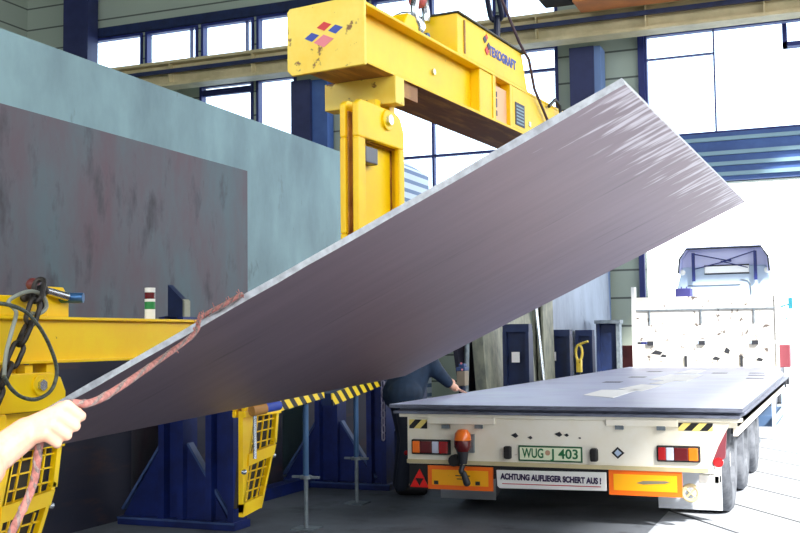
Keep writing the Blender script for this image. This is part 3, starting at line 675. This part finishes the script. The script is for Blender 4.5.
# the rope guide at the left: only the arm reaches into the picture
px = lambda x, y, z: CAM+(F+R*((x-400)/1080)-U*((y-266.5)/1080))*z
HC0 = V((-1.333, 1.633, 1.254)); hc_ = px(55, 421, 2.1)
ad = camdir(.52, .78, .35).normalized(); pd = camdir(.85, -.52, -.11); pd = (pd-ad*pd.dot(ad)).normalized(); nd = pd.cross(ad); 
if nd.dot(F) > 0: nd = -nd
wr = hc_+camdir(-.05, -.02, -.016)
t = thing('person', (-1.95, 1.1, 0), 'bare forearm and fist of a person gripping the rope at the left edge', 'person')
J = {'wrR': wr, 'elR': V((-1.5, 1.43, 1.095)), 'shR': V((-1.66, 1.2, 1.38)), 'shL': V((-1.98, 1.42, 1.38)), 'neck': V((-1.83, 1.32, 1.48)), 'headtop': V((-1.8, 1.36, 1.74)),
     'chest': V((-1.84, 1.3, 1.27)), 'pelvis': V((-1.92, 1.2, .96)), 'hipL': V((-1.99, 1.28, .9)), 'hipR': V((-1.86, 1.13, .9)), 'knL': V((-1.98, 1.4, .5)), 'knR': V((-1.86, 1.12, .5)),
     'anL': V((-2.05, 1.35, .09)), 'anR': V((-1.9, 1.05, .09)), 'toeL': V((-1.97, 1.5, .05)), 'toeR': V((-1.8, 1.2, .05)), 'elL': V((-2.12, 1.48, 1.12)), 'wrL': V((-2.0, 1.62, .98)), 'handL': V((-1.95, 1.68, .96)),
     'face': V((.55, .8, .05)), 'vox': .0032, 'fingers': []}
for k, s in enumerate((.034, .012, -.011, -.033)):
    L = (1.0, 1.08, 1.02, .86)[k]; q = hc_+ad*s; r = (.0105, .011, .0105, .0095)[k]
    mcp = q+pd*.008*L+nd*.022; pip = q+pd*.037*L+nd*.006; dip = q+pd*.03*L-nd*.02; tip = q+pd*.002-nd*.024
    J['fingers'].append([(wr+ad*s*.45+nd*.004, mcp, .019, .0125), (mcp, pip, r+.0015, r), (pip, dip, r, r-.001), (dip, tip, r-.001, r-.002)])
th0 = wr+ad*.014-nd*.012; th1 = hc_-pd*.012-nd*.024+ad*.03; th2 = hc_+pd*.01-nd*.034+ad*.04; th3 = hc_+pd*.03-nd*.028+ad*.036
J['fingers'].append([(th0, th1, .018, .014), (th1, th2, .014, .012), (th2, th3, .012, .009)])
J['fingers'].append([(wr, hc_-ad*.028-pd*.012+nd*.0, .022, .02)])      # heel of the hand
J['fingers'].append([(J['elR'], wr.lerp(J['elR'], .42), .05, .046)])
figure(t, J, 'short', TSHIRT, TROUS)
# rope through the fist to the plate edge
tie = A+(D-A)*.515+V((0, -.03, 0)); edge = tie+n*.02
r1 = smoothpath([px(-2, 570, 2.04), px(12, 532, 2.06), px(33, 485, 2.09), hc_-ad*.045-nd*.002, hc_, hc_+ad*.04, px(98, 400, 2.2), px(150, 366.5, 2.75), px(194, 334, 3.38)]+[A+(D-A)*q_+n*.022+V((0, -.016, 0)) for q_ in (.57, .535, .505)])
rope = MB().tube(r1, .008, 10).build('guide_rope', ROPE, smooth=True)
tag(rope, 'twisted pinkish guide rope running from the fist up to the lifted plate', 'rope')
tail = MB()
for k in range(40):
    p = r1[random.randrange(len(r1)*2//3, len(r1))]; tail.cyl(p, p+V((random.uniform(-.014, .014), -.006, random.uniform(-.016, .022))), .0014, seg=5)
tag(tail.build('frayed_end', ROPE, rope, smooth=True), kind='stuff')
rp = MB()
for k in range(2):
    q = []
    for i, p in enumerate(r1):
        d = (r1[min(i+1, len(r1)-1)]-r1[max(i-1, 0)]).normalized(); s = d.cross(V((0, 0, 1))).normalized(); w_ = s.cross(d); a = i*1.25+k*math.pi
        q.append(p+(s*math.cos(a)+w_*math.sin(a))*.0042)
    rp.tube(q, .0052, 8)
rp.build('strands', ROPEG, rope, smooth=True)

# worker behind the trailer
t = thing('person', (-3.65, 9.15, 0), 'worker in dark blue jacket bending with a hand on the trailer bed', 'person')
hnd = V((-3.3, 9.45, .945))
J = {'shR': V((-3.56, 9.22, 1.36)), 'elR': V((-3.44, 9.3, 1.12)), 'wrR': hnd+V((-.05, -.05, .05)), 'handR': hnd, 'shL': V((-3.72, 9.5, 1.38)), 'elL': V((-3.62, 9.62, 1.13)), 'wrL': V((-3.5, 9.72, 1.02)), 'handL': V((-3.44, 9.76, .98)),
     'neck': V((-3.58, 9.38, 1.46)), 'headtop': V((-3.46, 9.45, 1.7)), 'chest': V((-3.63, 9.3, 1.26)), 'pelvis': V((-3.68, 9.16, .95)), 'hipL': V((-3.76, 9.22, .9)), 'hipR': V((-3.64, 9.06, .9)),
     'knL': V((-3.72, 9.26, .5)), 'knR': V((-3.6, 9.04, .5)), 'anL': V((-3.76, 9.2, .09)), 'anR': V((-3.66, 9.0, .09)), 'toeL': V((-3.6, 9.3, .05)), 'toeR': V((-3.5, 9.1, .05)), 'face': V((.75, .4, -.3)), 'vox': .009, 'fingers': []}
for k in range(4):
    d = V((.06, .05, -.035)); o_ = V((-.02, .022, 0))*(k-1.5); J['fingers'].append([(hnd+o_, hnd+o_+d*.75, .01, .009), (hnd+o_+d*.75, hnd+o_+d*1.25+V((0, 0, -.004)), .009, .008)])
J['fingers'].append([(hnd, hnd+V((.03, -.05, -.02)), .014, .01)])
figure(t, J, 'long', JACKET, TROUS)

# ------------------------------------------------------------------ trailer
TR = thing('flatbed_trailer', (-1.95, 13.0, 0), 'cream low flatbed semi trailer seen from behind with a white warning sign', 'trailer')
XL, XR, Y0, Y1 = -3.21, -.7, 8.0, 18.7
MB().prism([(XL, Y0+.05, .74), (XR, Y0+.05, .74), (XR, 15.0, .74), (-.97, 18.4, .74), (-.97, Y1, .74), (XL, Y1, .74)], (0, 0, .06)).build('deck', CREAM, TR)
m = MB()
for x in (-2.5, -1.42): m.bb(x-.06, x+.06, Y0+.3, Y1, .46, .74)
for y in range(9, 19): m.bb(XL+.06, XR-.06, y-.04, y+.04, .62, .74)
m.build('chassis', DGREY, TR)
for x in (XL+.015, XR-.015): MB().bb(x-.015, x+.015, Y0+.1, 15.0, .68, .80).build('side_rail', CREAM, TR)
MB().bb(-3.26, -.66, Y0-.02, Y0+.08, .785, .812).build('rear_cap', CREAM, TR, bevel=.004)
bum = MB().prism([(-3.2, Y0, .785), (-.74, Y0, .785), (-.83, Y0, .61), (-.9, Y0, .435), (-3.2, Y0, .42)], (0, .1, 0)).build('rear_panel', CREAM, TR, bevel=.008)
MB().bb(-3.2, -.9, Y0-.012, Y0+.02, .425, .455).build('lower_lip', GIRD, bum)
MB().bb(-3.02, -2.47, Y0-.03, Y0+.01, .735, .79).build('ramp_hinge', CREAM, TR, bevel=.006); MB().bb(-1.62, -1.1, Y0-.03, Y0+.01, .745, .795).build('ramp_hinge', CREAM, TR, bevel=.006)
for x, z in ((-2.87, .715), (-2.6, .72), (-1.52, .735), (-1.22, .735)): MB().bb(x-.03, x+.03, Y0-.03, Y0+.01, z-.015, z+.015).build('latch', GALV, TR)
MB().bb(-3.18, -3.03, Y0-.004, Y0+.004, .695, .765).build('hazard_mark', HAZX, TR); MB().bb(-1.1, -.86, Y0-.004, Y0+.004, .72, .775).build('hazard_mark', HAZX, TR)
for x, z, s in ((-2.32, .66, .03), (-2.2, .645, .02), (-1.98, .675, .03), (-1.92, .67, .02), (-1.82, .65, .012)): MB().prism([(x-s, Y0-.003, z), (x+s*.3, Y0-.003, z+s*.6), (x+s, Y0-.003, z-.2*s), (x+.2*s, Y0-.003, z-s*.7)], (0, .004, 0)).build('paint_chip', DGREY, TR)
def lamp(x0, x1, cols):
    hl = MB().bb(x0, x1, Y0-.03, Y0+.01, .497, .612).build('tail_light', BLACK, TR, bevel=.008)
    n_ = sum(c[1] for c in cols); x = x0+.012; w_ = x1-x0-.024
    for mm, k, nm in cols:
        MB().bb(x, x+w_*k/n_-.002, Y0-.042, Y0-.02, .509, .6).build(nm, mm, hl, bevel=.006); x += w_*k/n_
lamp(-3.155, -2.835, [(ORANGE, 1, 'amber_lens'), (DREDL, 1.6, 'dark_red_lens'), (CLEARL, .9, 'clear_lens'), (REDL, 1.2, 'red_lens')])
lamp(-1.255, -.95, [(REDL, .9, 'red_lens'), (CLEARL, .9, 'clear_lens'), (DREDL, 1.6, 'dark_red_lens'), (ORANGE, 1.1, 'amber_lens')])
# beacon, hoses
t = thing('rear_beacon', (-2.71, 7.93, .5), 'orange and red beacon lamp with dangling black plug on the trailer rear', 'lamp')
MB().bb(-2.78, -2.64, Y0-.03, Y0, .52, .66).build('bracket', GALV, t)
MB().lathe([(.535, .0001), (.535, .05), (.57, .066), (.618, .066), (.62, .0001)], (-2.71, 7.92, 0), 'Z', 20).build('lower_lens', DREDL, t, smooth=True)
MB().lathe([(.62, .0001), (.62, .066), (.67, .06), (.7, .036), (.706, .0001)], (-2.71, 7.92, 0), 'Z', 20).build('upper_lens', ORANGE, t, smooth=True)
MB().lathe([(.44, .0001), (.44, .03), (.535, .046), (.535, .0001)], (-2.71, 7.92, 0), 'Z', 16).build('socket', DGREY, t, smooth=True)
MB().tube(smoothpath([(-2.71, 7.92, .43), (-2.72, 7.9, .39), (-2.7, 7.9, .36), (-2.68, 7.91, .33)]), .02).capsule((-2.7, 7.9, .37), (-2.675, 7.9, .3), .022, .028).build('plug', DGREY, t, smooth=True)
MB().cyl((-2.79, 7.93, .46), (-2.79, 8.0, .46), .045).build('rubber_stop', BLACK, t, smooth=True)
# number plate, buffers, badge
np_ = MB().bb(-2.29, -1.8, Y0-.012, Y0, .468, .585).build('number_plate', mat('plate green edge', (20, 92, 52), .4), TR, bevel=.004)
MB().bb(-2.278, -1.812, Y0-.015, Y0-.01, .48, .573).build('plate_face', mat('plate face', (232, 240, 208), .45), np_)
GL = mat('plate lettering green', (24, 110, 60), .5)
text('lettering', 'WUG', .098, (-2.175, Y0-.016, .526), (math.pi/2, 0, 0), GL, np_, width=.165, offset=.002)
text('lettering', 'J 403', .098, (-1.93, Y0-.016, .526), (math.pi/2, 0, 0), GL, np_, width=.21, offset=.002)
MB().prism([(-2.062+.02*math.cos(a), Y0-.016, .535+.02*math.sin(a)) for a in [2*math.pi*k/10 for k in range(10)]], (0, .002, 0)).build('sticker', mat('sticker brown', (190, 150, 120), .5), np_)
for x in (-2.37, -1.71): MB().bb(x-.028, x+.028, Y0-.05, Y0, .482, .578).build('rubber_buffer', BLACK, TR, bevel=.012)
MB().prism([(-1.585, Y0-.003, .548), (-1.54, Y0-.003, .592), (-1.49, Y0-.003, .548), (-1.54, Y0-.003, .505)], (0, .004, 0)).build('diamond_badge', BLACK, TR)
MB().prism([(-1.565, Y0-.005, .548), (-1.54, Y0-.005, .574), (-1.51, Y0-.005, .548), (-1.54, Y0-.005, .522)], (0, .004, 0)).build('badge_face', PALEB, TR)
# marker boards and warning sign
def reflector(x0, x1, z0, z1):
    b = MB().bb(x0, x1, Y0, Y0+.02, z0, z1).build('marker_board', OREDGE, TR)
    MB().bb(x0+.035, x1-.035, Y0-.003, Y0, z0+.035, z1-.03).build('amber_field', AMBER, b)
    return b
b = reflector(-3.03, -2.5, .228, .41); b2 = reflector(-1.61, -1.085, .243, .425)
MB().bb(-2.8, -2.68, Y0-.005, Y0-.002, .335, .342).bb(-2.79, -2.7, Y0-.005, Y0-.002, .31, .317).build('print', DGREY, b)
for x, z in ((-2.96, .28), (-2.62, .285)): MB().bb(x-.018, x+.018, Y0-.005, Y0-.002, z-.014, z+.014).build('scuff', DGREY, b)
MB().prism([(-1.41, Y0-.005, .335), (-1.36, Y0-.005, .352), (-1.2, Y0-.005, .356), (-1.17, Y0-.005, .348), (-1.2, Y0-.005, .338), (-1.36, Y0-.005, .326)], (0, .003, 0)).build('scuff', mat('grey smear', (120, 116, 96), .7), b2)
sg = MB().prism([(-2.465, Y0-.02, .395), (-1.625, Y0-.02, .405), (-1.625, Y0-.02, .27), (-2.44, Y0-.02, .258), (-2.46, Y0-.02, .275)], (0, .015, 0)).build('warning_sign', WHITE, TR, bevel=.004)
text('lettering', 'ACHTUNG AUFLIEGER SCHERT AUS !', .06, (-2.045, Y0-.023, .343), (math.pi/2, .012, 0), PURPLE, sg, width=.77, offset=.0028)
MB().prism([(-2.42, Y0-.022, .297), (-1.665, Y0-.022, .302), (-1.665, Y0-.022, .296), (-2.42, Y0-.022, .291)], (0, .003, 0)).build('underline', REDLINE, sg)
m = MB().bb(-2.9, -1.2, Y0+.02, Y0+.06, .32, .44); m.build('board_bracket', DGREY, TR)
for (x, z) in ((-3.14, .27), (-3.065, .27), (-3.1, .34)):
    MB().prism([(x-.04, Y0-.005, z-.032), (x+.04, Y0-.005, z-.032), (x, Y0-.005, z+.038)], (0, .015, 0)).build('red_triangle', BRIGHTRED, TR)
MB().bb(-3.19, -3.02, Y0+.012, Y0+.03, .22, .42).build('triangle_bracket', BLACK, TR)
MB().ball((-3.25, 8.1, .49), .02).build('side_marker', REDL, TR, smooth=True)
# right rear corner
MB().prism([(-.88, Y0+.02, .62), (-.77, Y0+.02, .73), (-.785, Y0+.02, .53), (-.87, Y0+.02, .47)], (0, .05, 0)).build('corner_panel', MAROON, TR)
MB().cyl((-.83, Y0, .5), (-.83, Y0+.03, .5), .035).build('corner_lamp', REDL, TR, smooth=True)
MB().bb(-.985, -.84, 8.15, 8.25, .33, .39).bb(-.88, -.84, 8.15, 8.25, .33, .5).build('step_bracket', WHITE, TR, bevel=.006)
MB().tube([(-1.04+.055*math.cos(a), 8.1, .265+.055*math.sin(a)) for a in [2*math.pi*k/18 for k in range(18)]], .014, closed=True).build('hose_ring', GIRD, TR, smooth=True)
m = MB()
for k in range(4): a = math.pi/4+k*math.pi/2; m.cyl((-1.04, 8.1, .265), (-1.04+.05*math.cos(a), 8.1, .265+.05*math.sin(a)), .008)
m.build('ring_spokes', GIRD, TR)
FLAP = mat('pale mud flap', (186, 192, 200), .7)
for x0 in (-1.33, -3.1): MB().prism([(x0, 8.48, .09), (x0+.47, 8.48, .09), (x0+.47, 8.48, .5), (x0+.3, 8.48, .5), (x0+.12, 8.48, .33), (x0, 8.48, .3)], (0, .02, 0)).build('mud_flap', FLAP, TR)
TYRE = mat('dusty tyre rubber', (112, 116, 124), .85, 0, (64, 68, 76), 5)
wheel0 = None
prof = [(-.14, .2), (-.15, .3), (-.14, .38), (-.115, .405), (-.07, .41), (-.065, .4), (-.05, .4), (-.045, .41), (-.01, .412), (-.008, .402), (.008, .402), (.01, .412), (.045, .41), (.05, .4), (.065, .4), (.07, .41), (.115, .405), (.14, .38), (.15, .3), (.14, .2)]
for y in (9.05, 10.35, 11.67):
    MB().cyl((-2.95, y, .41), (-1.0, y, .41), .06).build('axle', DGREY, TR, smooth=True)
    for x, sgn in ((-.97, 1), (-2.94, -1)):
        w_ = MB().lathe(prof, (x, y, .412), 'X', 40).build('tyre', TYRE, TR, smooth=True)
        MB().lathe([(-.1, .0001), (-.1, .2), (.1*sgn, .2), (.1*sgn, .17), (.06*sgn, .15), (.05*sgn, .08), (.12*sgn, .07), (.12*sgn, .0001)], (x, y, .412), 'X', 24).build('rim', WHITE, w_, smooth=True)
    for x in (-.9, -3.0): MB().bb(x-.14, x+.14, y-.3, y+.3, .62-.0+.21, .64+.21).build('mudguard', DGREY, TR) if False else None
# side guard, legs, headboard
sgd = MB().bb(-.74, -.7, 12.9, 12.96, .3, .74).bb(-.74, -.7, 15.1, 15.16, .3, .74).bb(-.74, -.7, 12.9, 15.16, .4, .47).build('side_guard', PALEB, TR)
MB().bb(-.95, -.715, 13.2, 14.9, .34, .47).build('tool_box', mat('slate box', (70, 96, 130), .5), TR, bevel=.01)
MB().bb(-3.2, -2.95, 13.3, 14.6, .38, .62).build('tool_box', DGREY, TR, bevel=.01)
for x in (-2.6, -1.3): MB().bb(x-.06, x+.06, 16.6, 16.72, .12, .74).bb(x-.12, x+.12, 16.54, 16.78, .1, .12).build('landing_leg', DGREY, TR)
hb = MB().bb(-3.26, -.95, 18.75, 18.82, .8, 1.26).build('headboard', WHITEW, TR)
for x in (-2.42, -1.52): MB().bb(x-.02, x+.02, 18.72, 18.75, .86, 1.06).build('stake_slot', DGREY, hb)
for (x, z, w_, h_) in ((-3.0, 1.1, .2, .06), (-2.85, 1.05, .12, .04), (-2.0, 1.0, .14, .05), (-1.8, 1.12, .1, .08), (-1.3, .98, .12, .05)):
    MB().prism([(x, 18.745, z), (x+w_*.4, 18.745, z+h_), (x+w_, 18.745, z+h_*.4), (x+w_*.8, 18.745, z-h_*.4), (x+w_*.3, 18.745, z-h_*.2)], (0, .006, 0)).build('scrape', DGREY, hb)
ub = MB().bb(-3.24, -.94, 18.75, 18.8, 1.3, 2.06).build('upper_board', WHITEW, TR)
m = MB().bb(-3.24, -.94, 18.72, 18.75, 1.83, 1.85)
for x in (-3.0, -2.15, -1.3): m.bb(x-.012, x+.012, 18.72, 18.75, 1.6, 1.83)
m.build('board_rib', GALV, ub)
for x in (-3.0, -2.15, -1.3): MB().bb(x-.05, x+.05, 18.7, 18.76, 1.24, 1.31).build('hinge', DGREY, ub)
MB().bb(-3.3, -3.24, 18.7, 18.85, .8, 2.24).build('corner_stake', WHITE, TR)
MB().bb(-.97, -.93, 18.72, 18.85, .8, 2.06).build('corner_stake', WHITE, TR)
# sheets loaded on the bed
def bed(x0, x1, y0, y1, z0, z1, label, m=None):
    o = MB().bb(x0, x1, y0, y1, z0, z1).build('bed_sheet', m or LAYER); return tag(o, label, 'steel sheet')
bed(-3.3, -.67, 7.96, 14.9, .8125, .833, 'lowest steel sheet of the stack lying on the trailer bed')
bed(-3.26, -.64, 8.0, 14.95, .834, .856, 'middle steel sheet of the stack lying on the trailer bed')
top = tag(MB().prism([(-3.33, 7.95, .857), (-.65, 7.95, .857), (-.69, 15.0, .857), (-.95, 18.3, .857), (-3.3, 18.3, .857)], (0, 0, .028)).build('bed_sheet', DECKST), 'top steel sheet of the trailer stack with dark slots and pale patches', 'steel sheet')
for f in top.data.polygons:
    if abs(f.normal.z) < .5: f.material_index = 1
top.data.materials.append(LAYER)
for (x, y) in ((-2.4, 12.28), (-2.38, 13.8), (-2.5, 15.9), (-1.83, 12.9), (-1.53, 15.3), (-.95, 13.5), (-1.0, 14.5), (-1.05, 15.3)):
    MB().bb(x-.1, x+.1, y-.12, y+.12, .88, .8862).build('slot', BLACK, top)
for i, (pts, lb) in enumerate((([(-2.12, 9.5), (-2.15, 10.45), (-1.8, 10.5), (-1.78, 9.1)], 'flat white patch on the trailer bed nearest its rear edge'),
                ([(-2.03, 10.65), (-1.98, 11.7), (-1.72, 11.4), (-1.74, 10.25)], 'flat white patch second from the trailer rear edge'),
                ([(-1.93, 11.9), (-1.9, 12.75), (-1.76, 12.6), (-1.78, 11.75)], 'narrow flat white patch in the middle of the row on the trailer bed'),
                ([(-2.1, 12.95), (-2.1, 14.6), (-1.66, 14.5), (-1.62, 12.5)], 'largest flat white patch on the trailer bed'),
                ([(-2.12, 15.2), (-2.1, 16.8), (-1.85, 16.7), (-1.8, 15.0)], 'flat white patch on the trailer bed nearest the headboard'))):
    o = MB().prism([(x, y, .8855) for x, y in pts], (0, 0, .003)).build('white_patch', PLAINW); tag(o, lb, 'paper')  # thin flat white shapes lying on the top sheet

# ------------------------------------------------------------------ tractor unit outside the gate
TK = thing('truck_tractor', (-2.05, 22.6, 0), 'white truck tractor with lilac roof deflector parked beyond the gate', 'truck')
C0 = 21.9
def cabpts(y): return [(-3.05, y, .8), (-3.05, y, 1.9), (-2.97, y, 2.3), (-2.85, y, 2.75), (-1.27, y, 2.75), (-1.14, y, 2.3), (-1.05, y, 1.9), (-1.05, y, .8)]
cab = MB().prism(cabpts(C0), (0, 2.0, 0)).build('cab', PALEB, TK, bevel=.03)
MB().bb(-2.42, -1.58, C0-.02, C0+.02, 2.6, 2.76).build('rear_window', mat('bright window', (244, 246, 250), .15), cab, bevel=.015)
MB().tube([(-2.42, C0-.02, 2.6), (-2.42, C0-.02, 2.76), (-1.58, C0-.02, 2.76), (-1.58, C0-.02, 2.6)], .014, closed=True).build('window_seal', DGREY, cab)
MB().tube([(-2.75, C0-.015, 2.38), (-1.75, C0-.015, 2.38)], .008).tube(smoothpath([(-1.75, C0-.015, 2.48), (-1.6, C0-.015, 2.44), (-1.56, C0-.015, 2.3), (-1.56, C0-.015, 2.05)]), .008).build('panel_seam', GALV, cab)
# roof deflector: an open backed shell with braces
df = MB()
o_ = [(-2.9, 2.62), (-2.87, 2.9), (-2.74, 3.09), (-1.34, 3.09), (-1.22, 2.9), (-1.2, 2.62)]
for (x0, z0), (x1, z1) in zip(o_, o_[1:]): df.prism([(x0, C0-.2, z0), (x1, C0-.2, z1), (x1, C0+.5, z1-.02), (x0, C0+.5, z0-.02)], V((0, 0, .03)) if abs(x1-x0) > abs(z1-z0) else V((.03 if x0 < -2 else -.03, 0, 0)))
dfl = df.build('roof_deflector', LILAC, TK)
MB().prism([(x, C0+.06, z) for x, z in o_], (0, .03, 0)).build('deflector_front', mat('deflector inner', (206, 208, 240), .6), dfl)
MB().tube([(x, C0-.2, z) for x, z in o_], .016).build('deflector_rim', DGREY, dfl)
for x in (-2.62, -1.46): MB().bb(x-.03, x+.03, C0-.1, C0-.06, 2.46, 3.02).build('strut', FRAME, dfl)
MB().cyl((-2.62, C0-.08, 3.0), (-1.9, C0-.08, 2.83), .012).cyl((-1.46, C0-.08, 3.02), (-2.1, C0-.08, 2.82), .012).cyl((-2.1, C0-.08, 2.84), (-1.6, C0-.08, 2.7), .01).cyl((-1.9, C0-.08, 2.86), (-2.6, C0-.08, 2.7), .01).build('brace', FRAME, dfl)
for x in (-2.84, -1.24): MB().ball((x, C0-.08, 2.64), .065, (1, .7, .9)).build('side_mirror', WHITE, TK, smooth=True)
MB().bb(-2.95, -2.66, C0-.35, C0, 2.1, 2.32).bb(-2.86, -2.84, C0-.2, C0-.16, 2.3, 2.36).bb(-2.76, -2.74, C0-.2, C0-.16, 2.3, 2.36).build('air_filter', mat('indigo box', (58, 56, 120), .5), TK, bevel=.015)
MB().bb(-2.6, -1.5, 19.6, 24.2, .62, .82).build('frame', DGREY, TK)
for y in (20.4, 23.3):
    for x in (-2.85, -1.25):
        w_ = MB().lathe([(h*1.1, r*1.25) for h, r in prof], (x, y, .515), 'X', 32).build('tyre', TYRE, TK, smooth=True)
        MB().cyl((x-.12, y, .515), (x+.12, y, .515), .24, seg=20).build('rim', WHITE, w_)
MB().bb(-.98, -.94, 22.6, 22.65, 1.7, 1.73).bb(-.92, -.84, 22.55, 22.65, 1.9, 2.12).cyl((-1.06, 22.6, 1.95), (-.88, 22.6, 2.0), .015).build('wing_mirror', mat('teal mirror', (60, 170, 180), .4), TK)

def crate(x0, x1, y0, y1, h, label):
    t = thing('metal_skip', ((x0+x1)/2, (y0+y1)/2, 0), label, 'skip')
    MB().bb(x0, x1, y0, y0+.05, .08, h).bb(x0, x1, y1-.05, y1, .08, h).bb(x0, x0+.05, y0, y1, .08, h).bb(x1-.05, x1, y0, y1, .08, h).bb(x0, x1, y0, y1, .08, .14).build('body', REDBR if x0 < -2 else MAROON, t)
    MB().bb(x0-.02, x1+.02, y0-.03, y0+.06, h, h+.05).bb(x0-.02, x1+.02, y1-.06, y1+.03, h, h+.05).build('rim', REDBR if x0 < -2 else MAROON, t)
    for x in (x0+.1, x1-.1): MB().bb(x-.05, x+.05, y0, y1, 0, .08).build('skid', DGREY, t)
crate(-3.75, -3.36, 19.4, 20.3, 1.18, 'red brown metal skip left of the trailer headboard')
MB().bb(-1.0, -.77, 18.85, 19.4, .86, 1.23).build('side_box', MAROON, TR, bevel=.01)
# pale stack beyond the tall plates
t = thing('sheet_tower', (-7.6, 18.5, 0), 'pale slatted stack of sheets by the back window, right of the raised tong', 'stack')
m = MB().prism([(-7.75, 18.2, 0), (-7.32, 18.2, 0), (-7.32, 18.2, 4.55), (-7.75, 18.2, 4.85)], (0, 1.4, 0)).build('slatted_stack', SLATS, t)
MB().bb(-7.75, -7.3, 18.18, 18.24, 0, 4.5).build('end_board', PALEB, t)

# ------------------------------------------------------------------ light
wd = bpy.data.worlds.new('sky'); sc.world = wd; wd.use_nodes = True
bg = wd.node_tree.nodes['Background']; bg.inputs['Color'].default_value = (.93, .97, 1, 1); bg.inputs['Strength'].default_value = 3.3
sun = bpy.data.lights.new('sun', 'SUN'); sun.energy = 9; sun.angle = math.radians(2.5); sun.color = (1, .97, .92)
so = bpy.data.objects.new('sun', sun); col.objects.link(so); sd = V((.55, -.55, .63)); so.rotation_euler = (-sd).to_track_quat('-Z', 'Y').to_euler(); so.location = sd*30
vs = sc.view_settings; vs.view_transform = 'Standard'; vs.look = 'None'; vs.exposure = .48; vs.gamma = 1; vs.use_curve_mapping = False
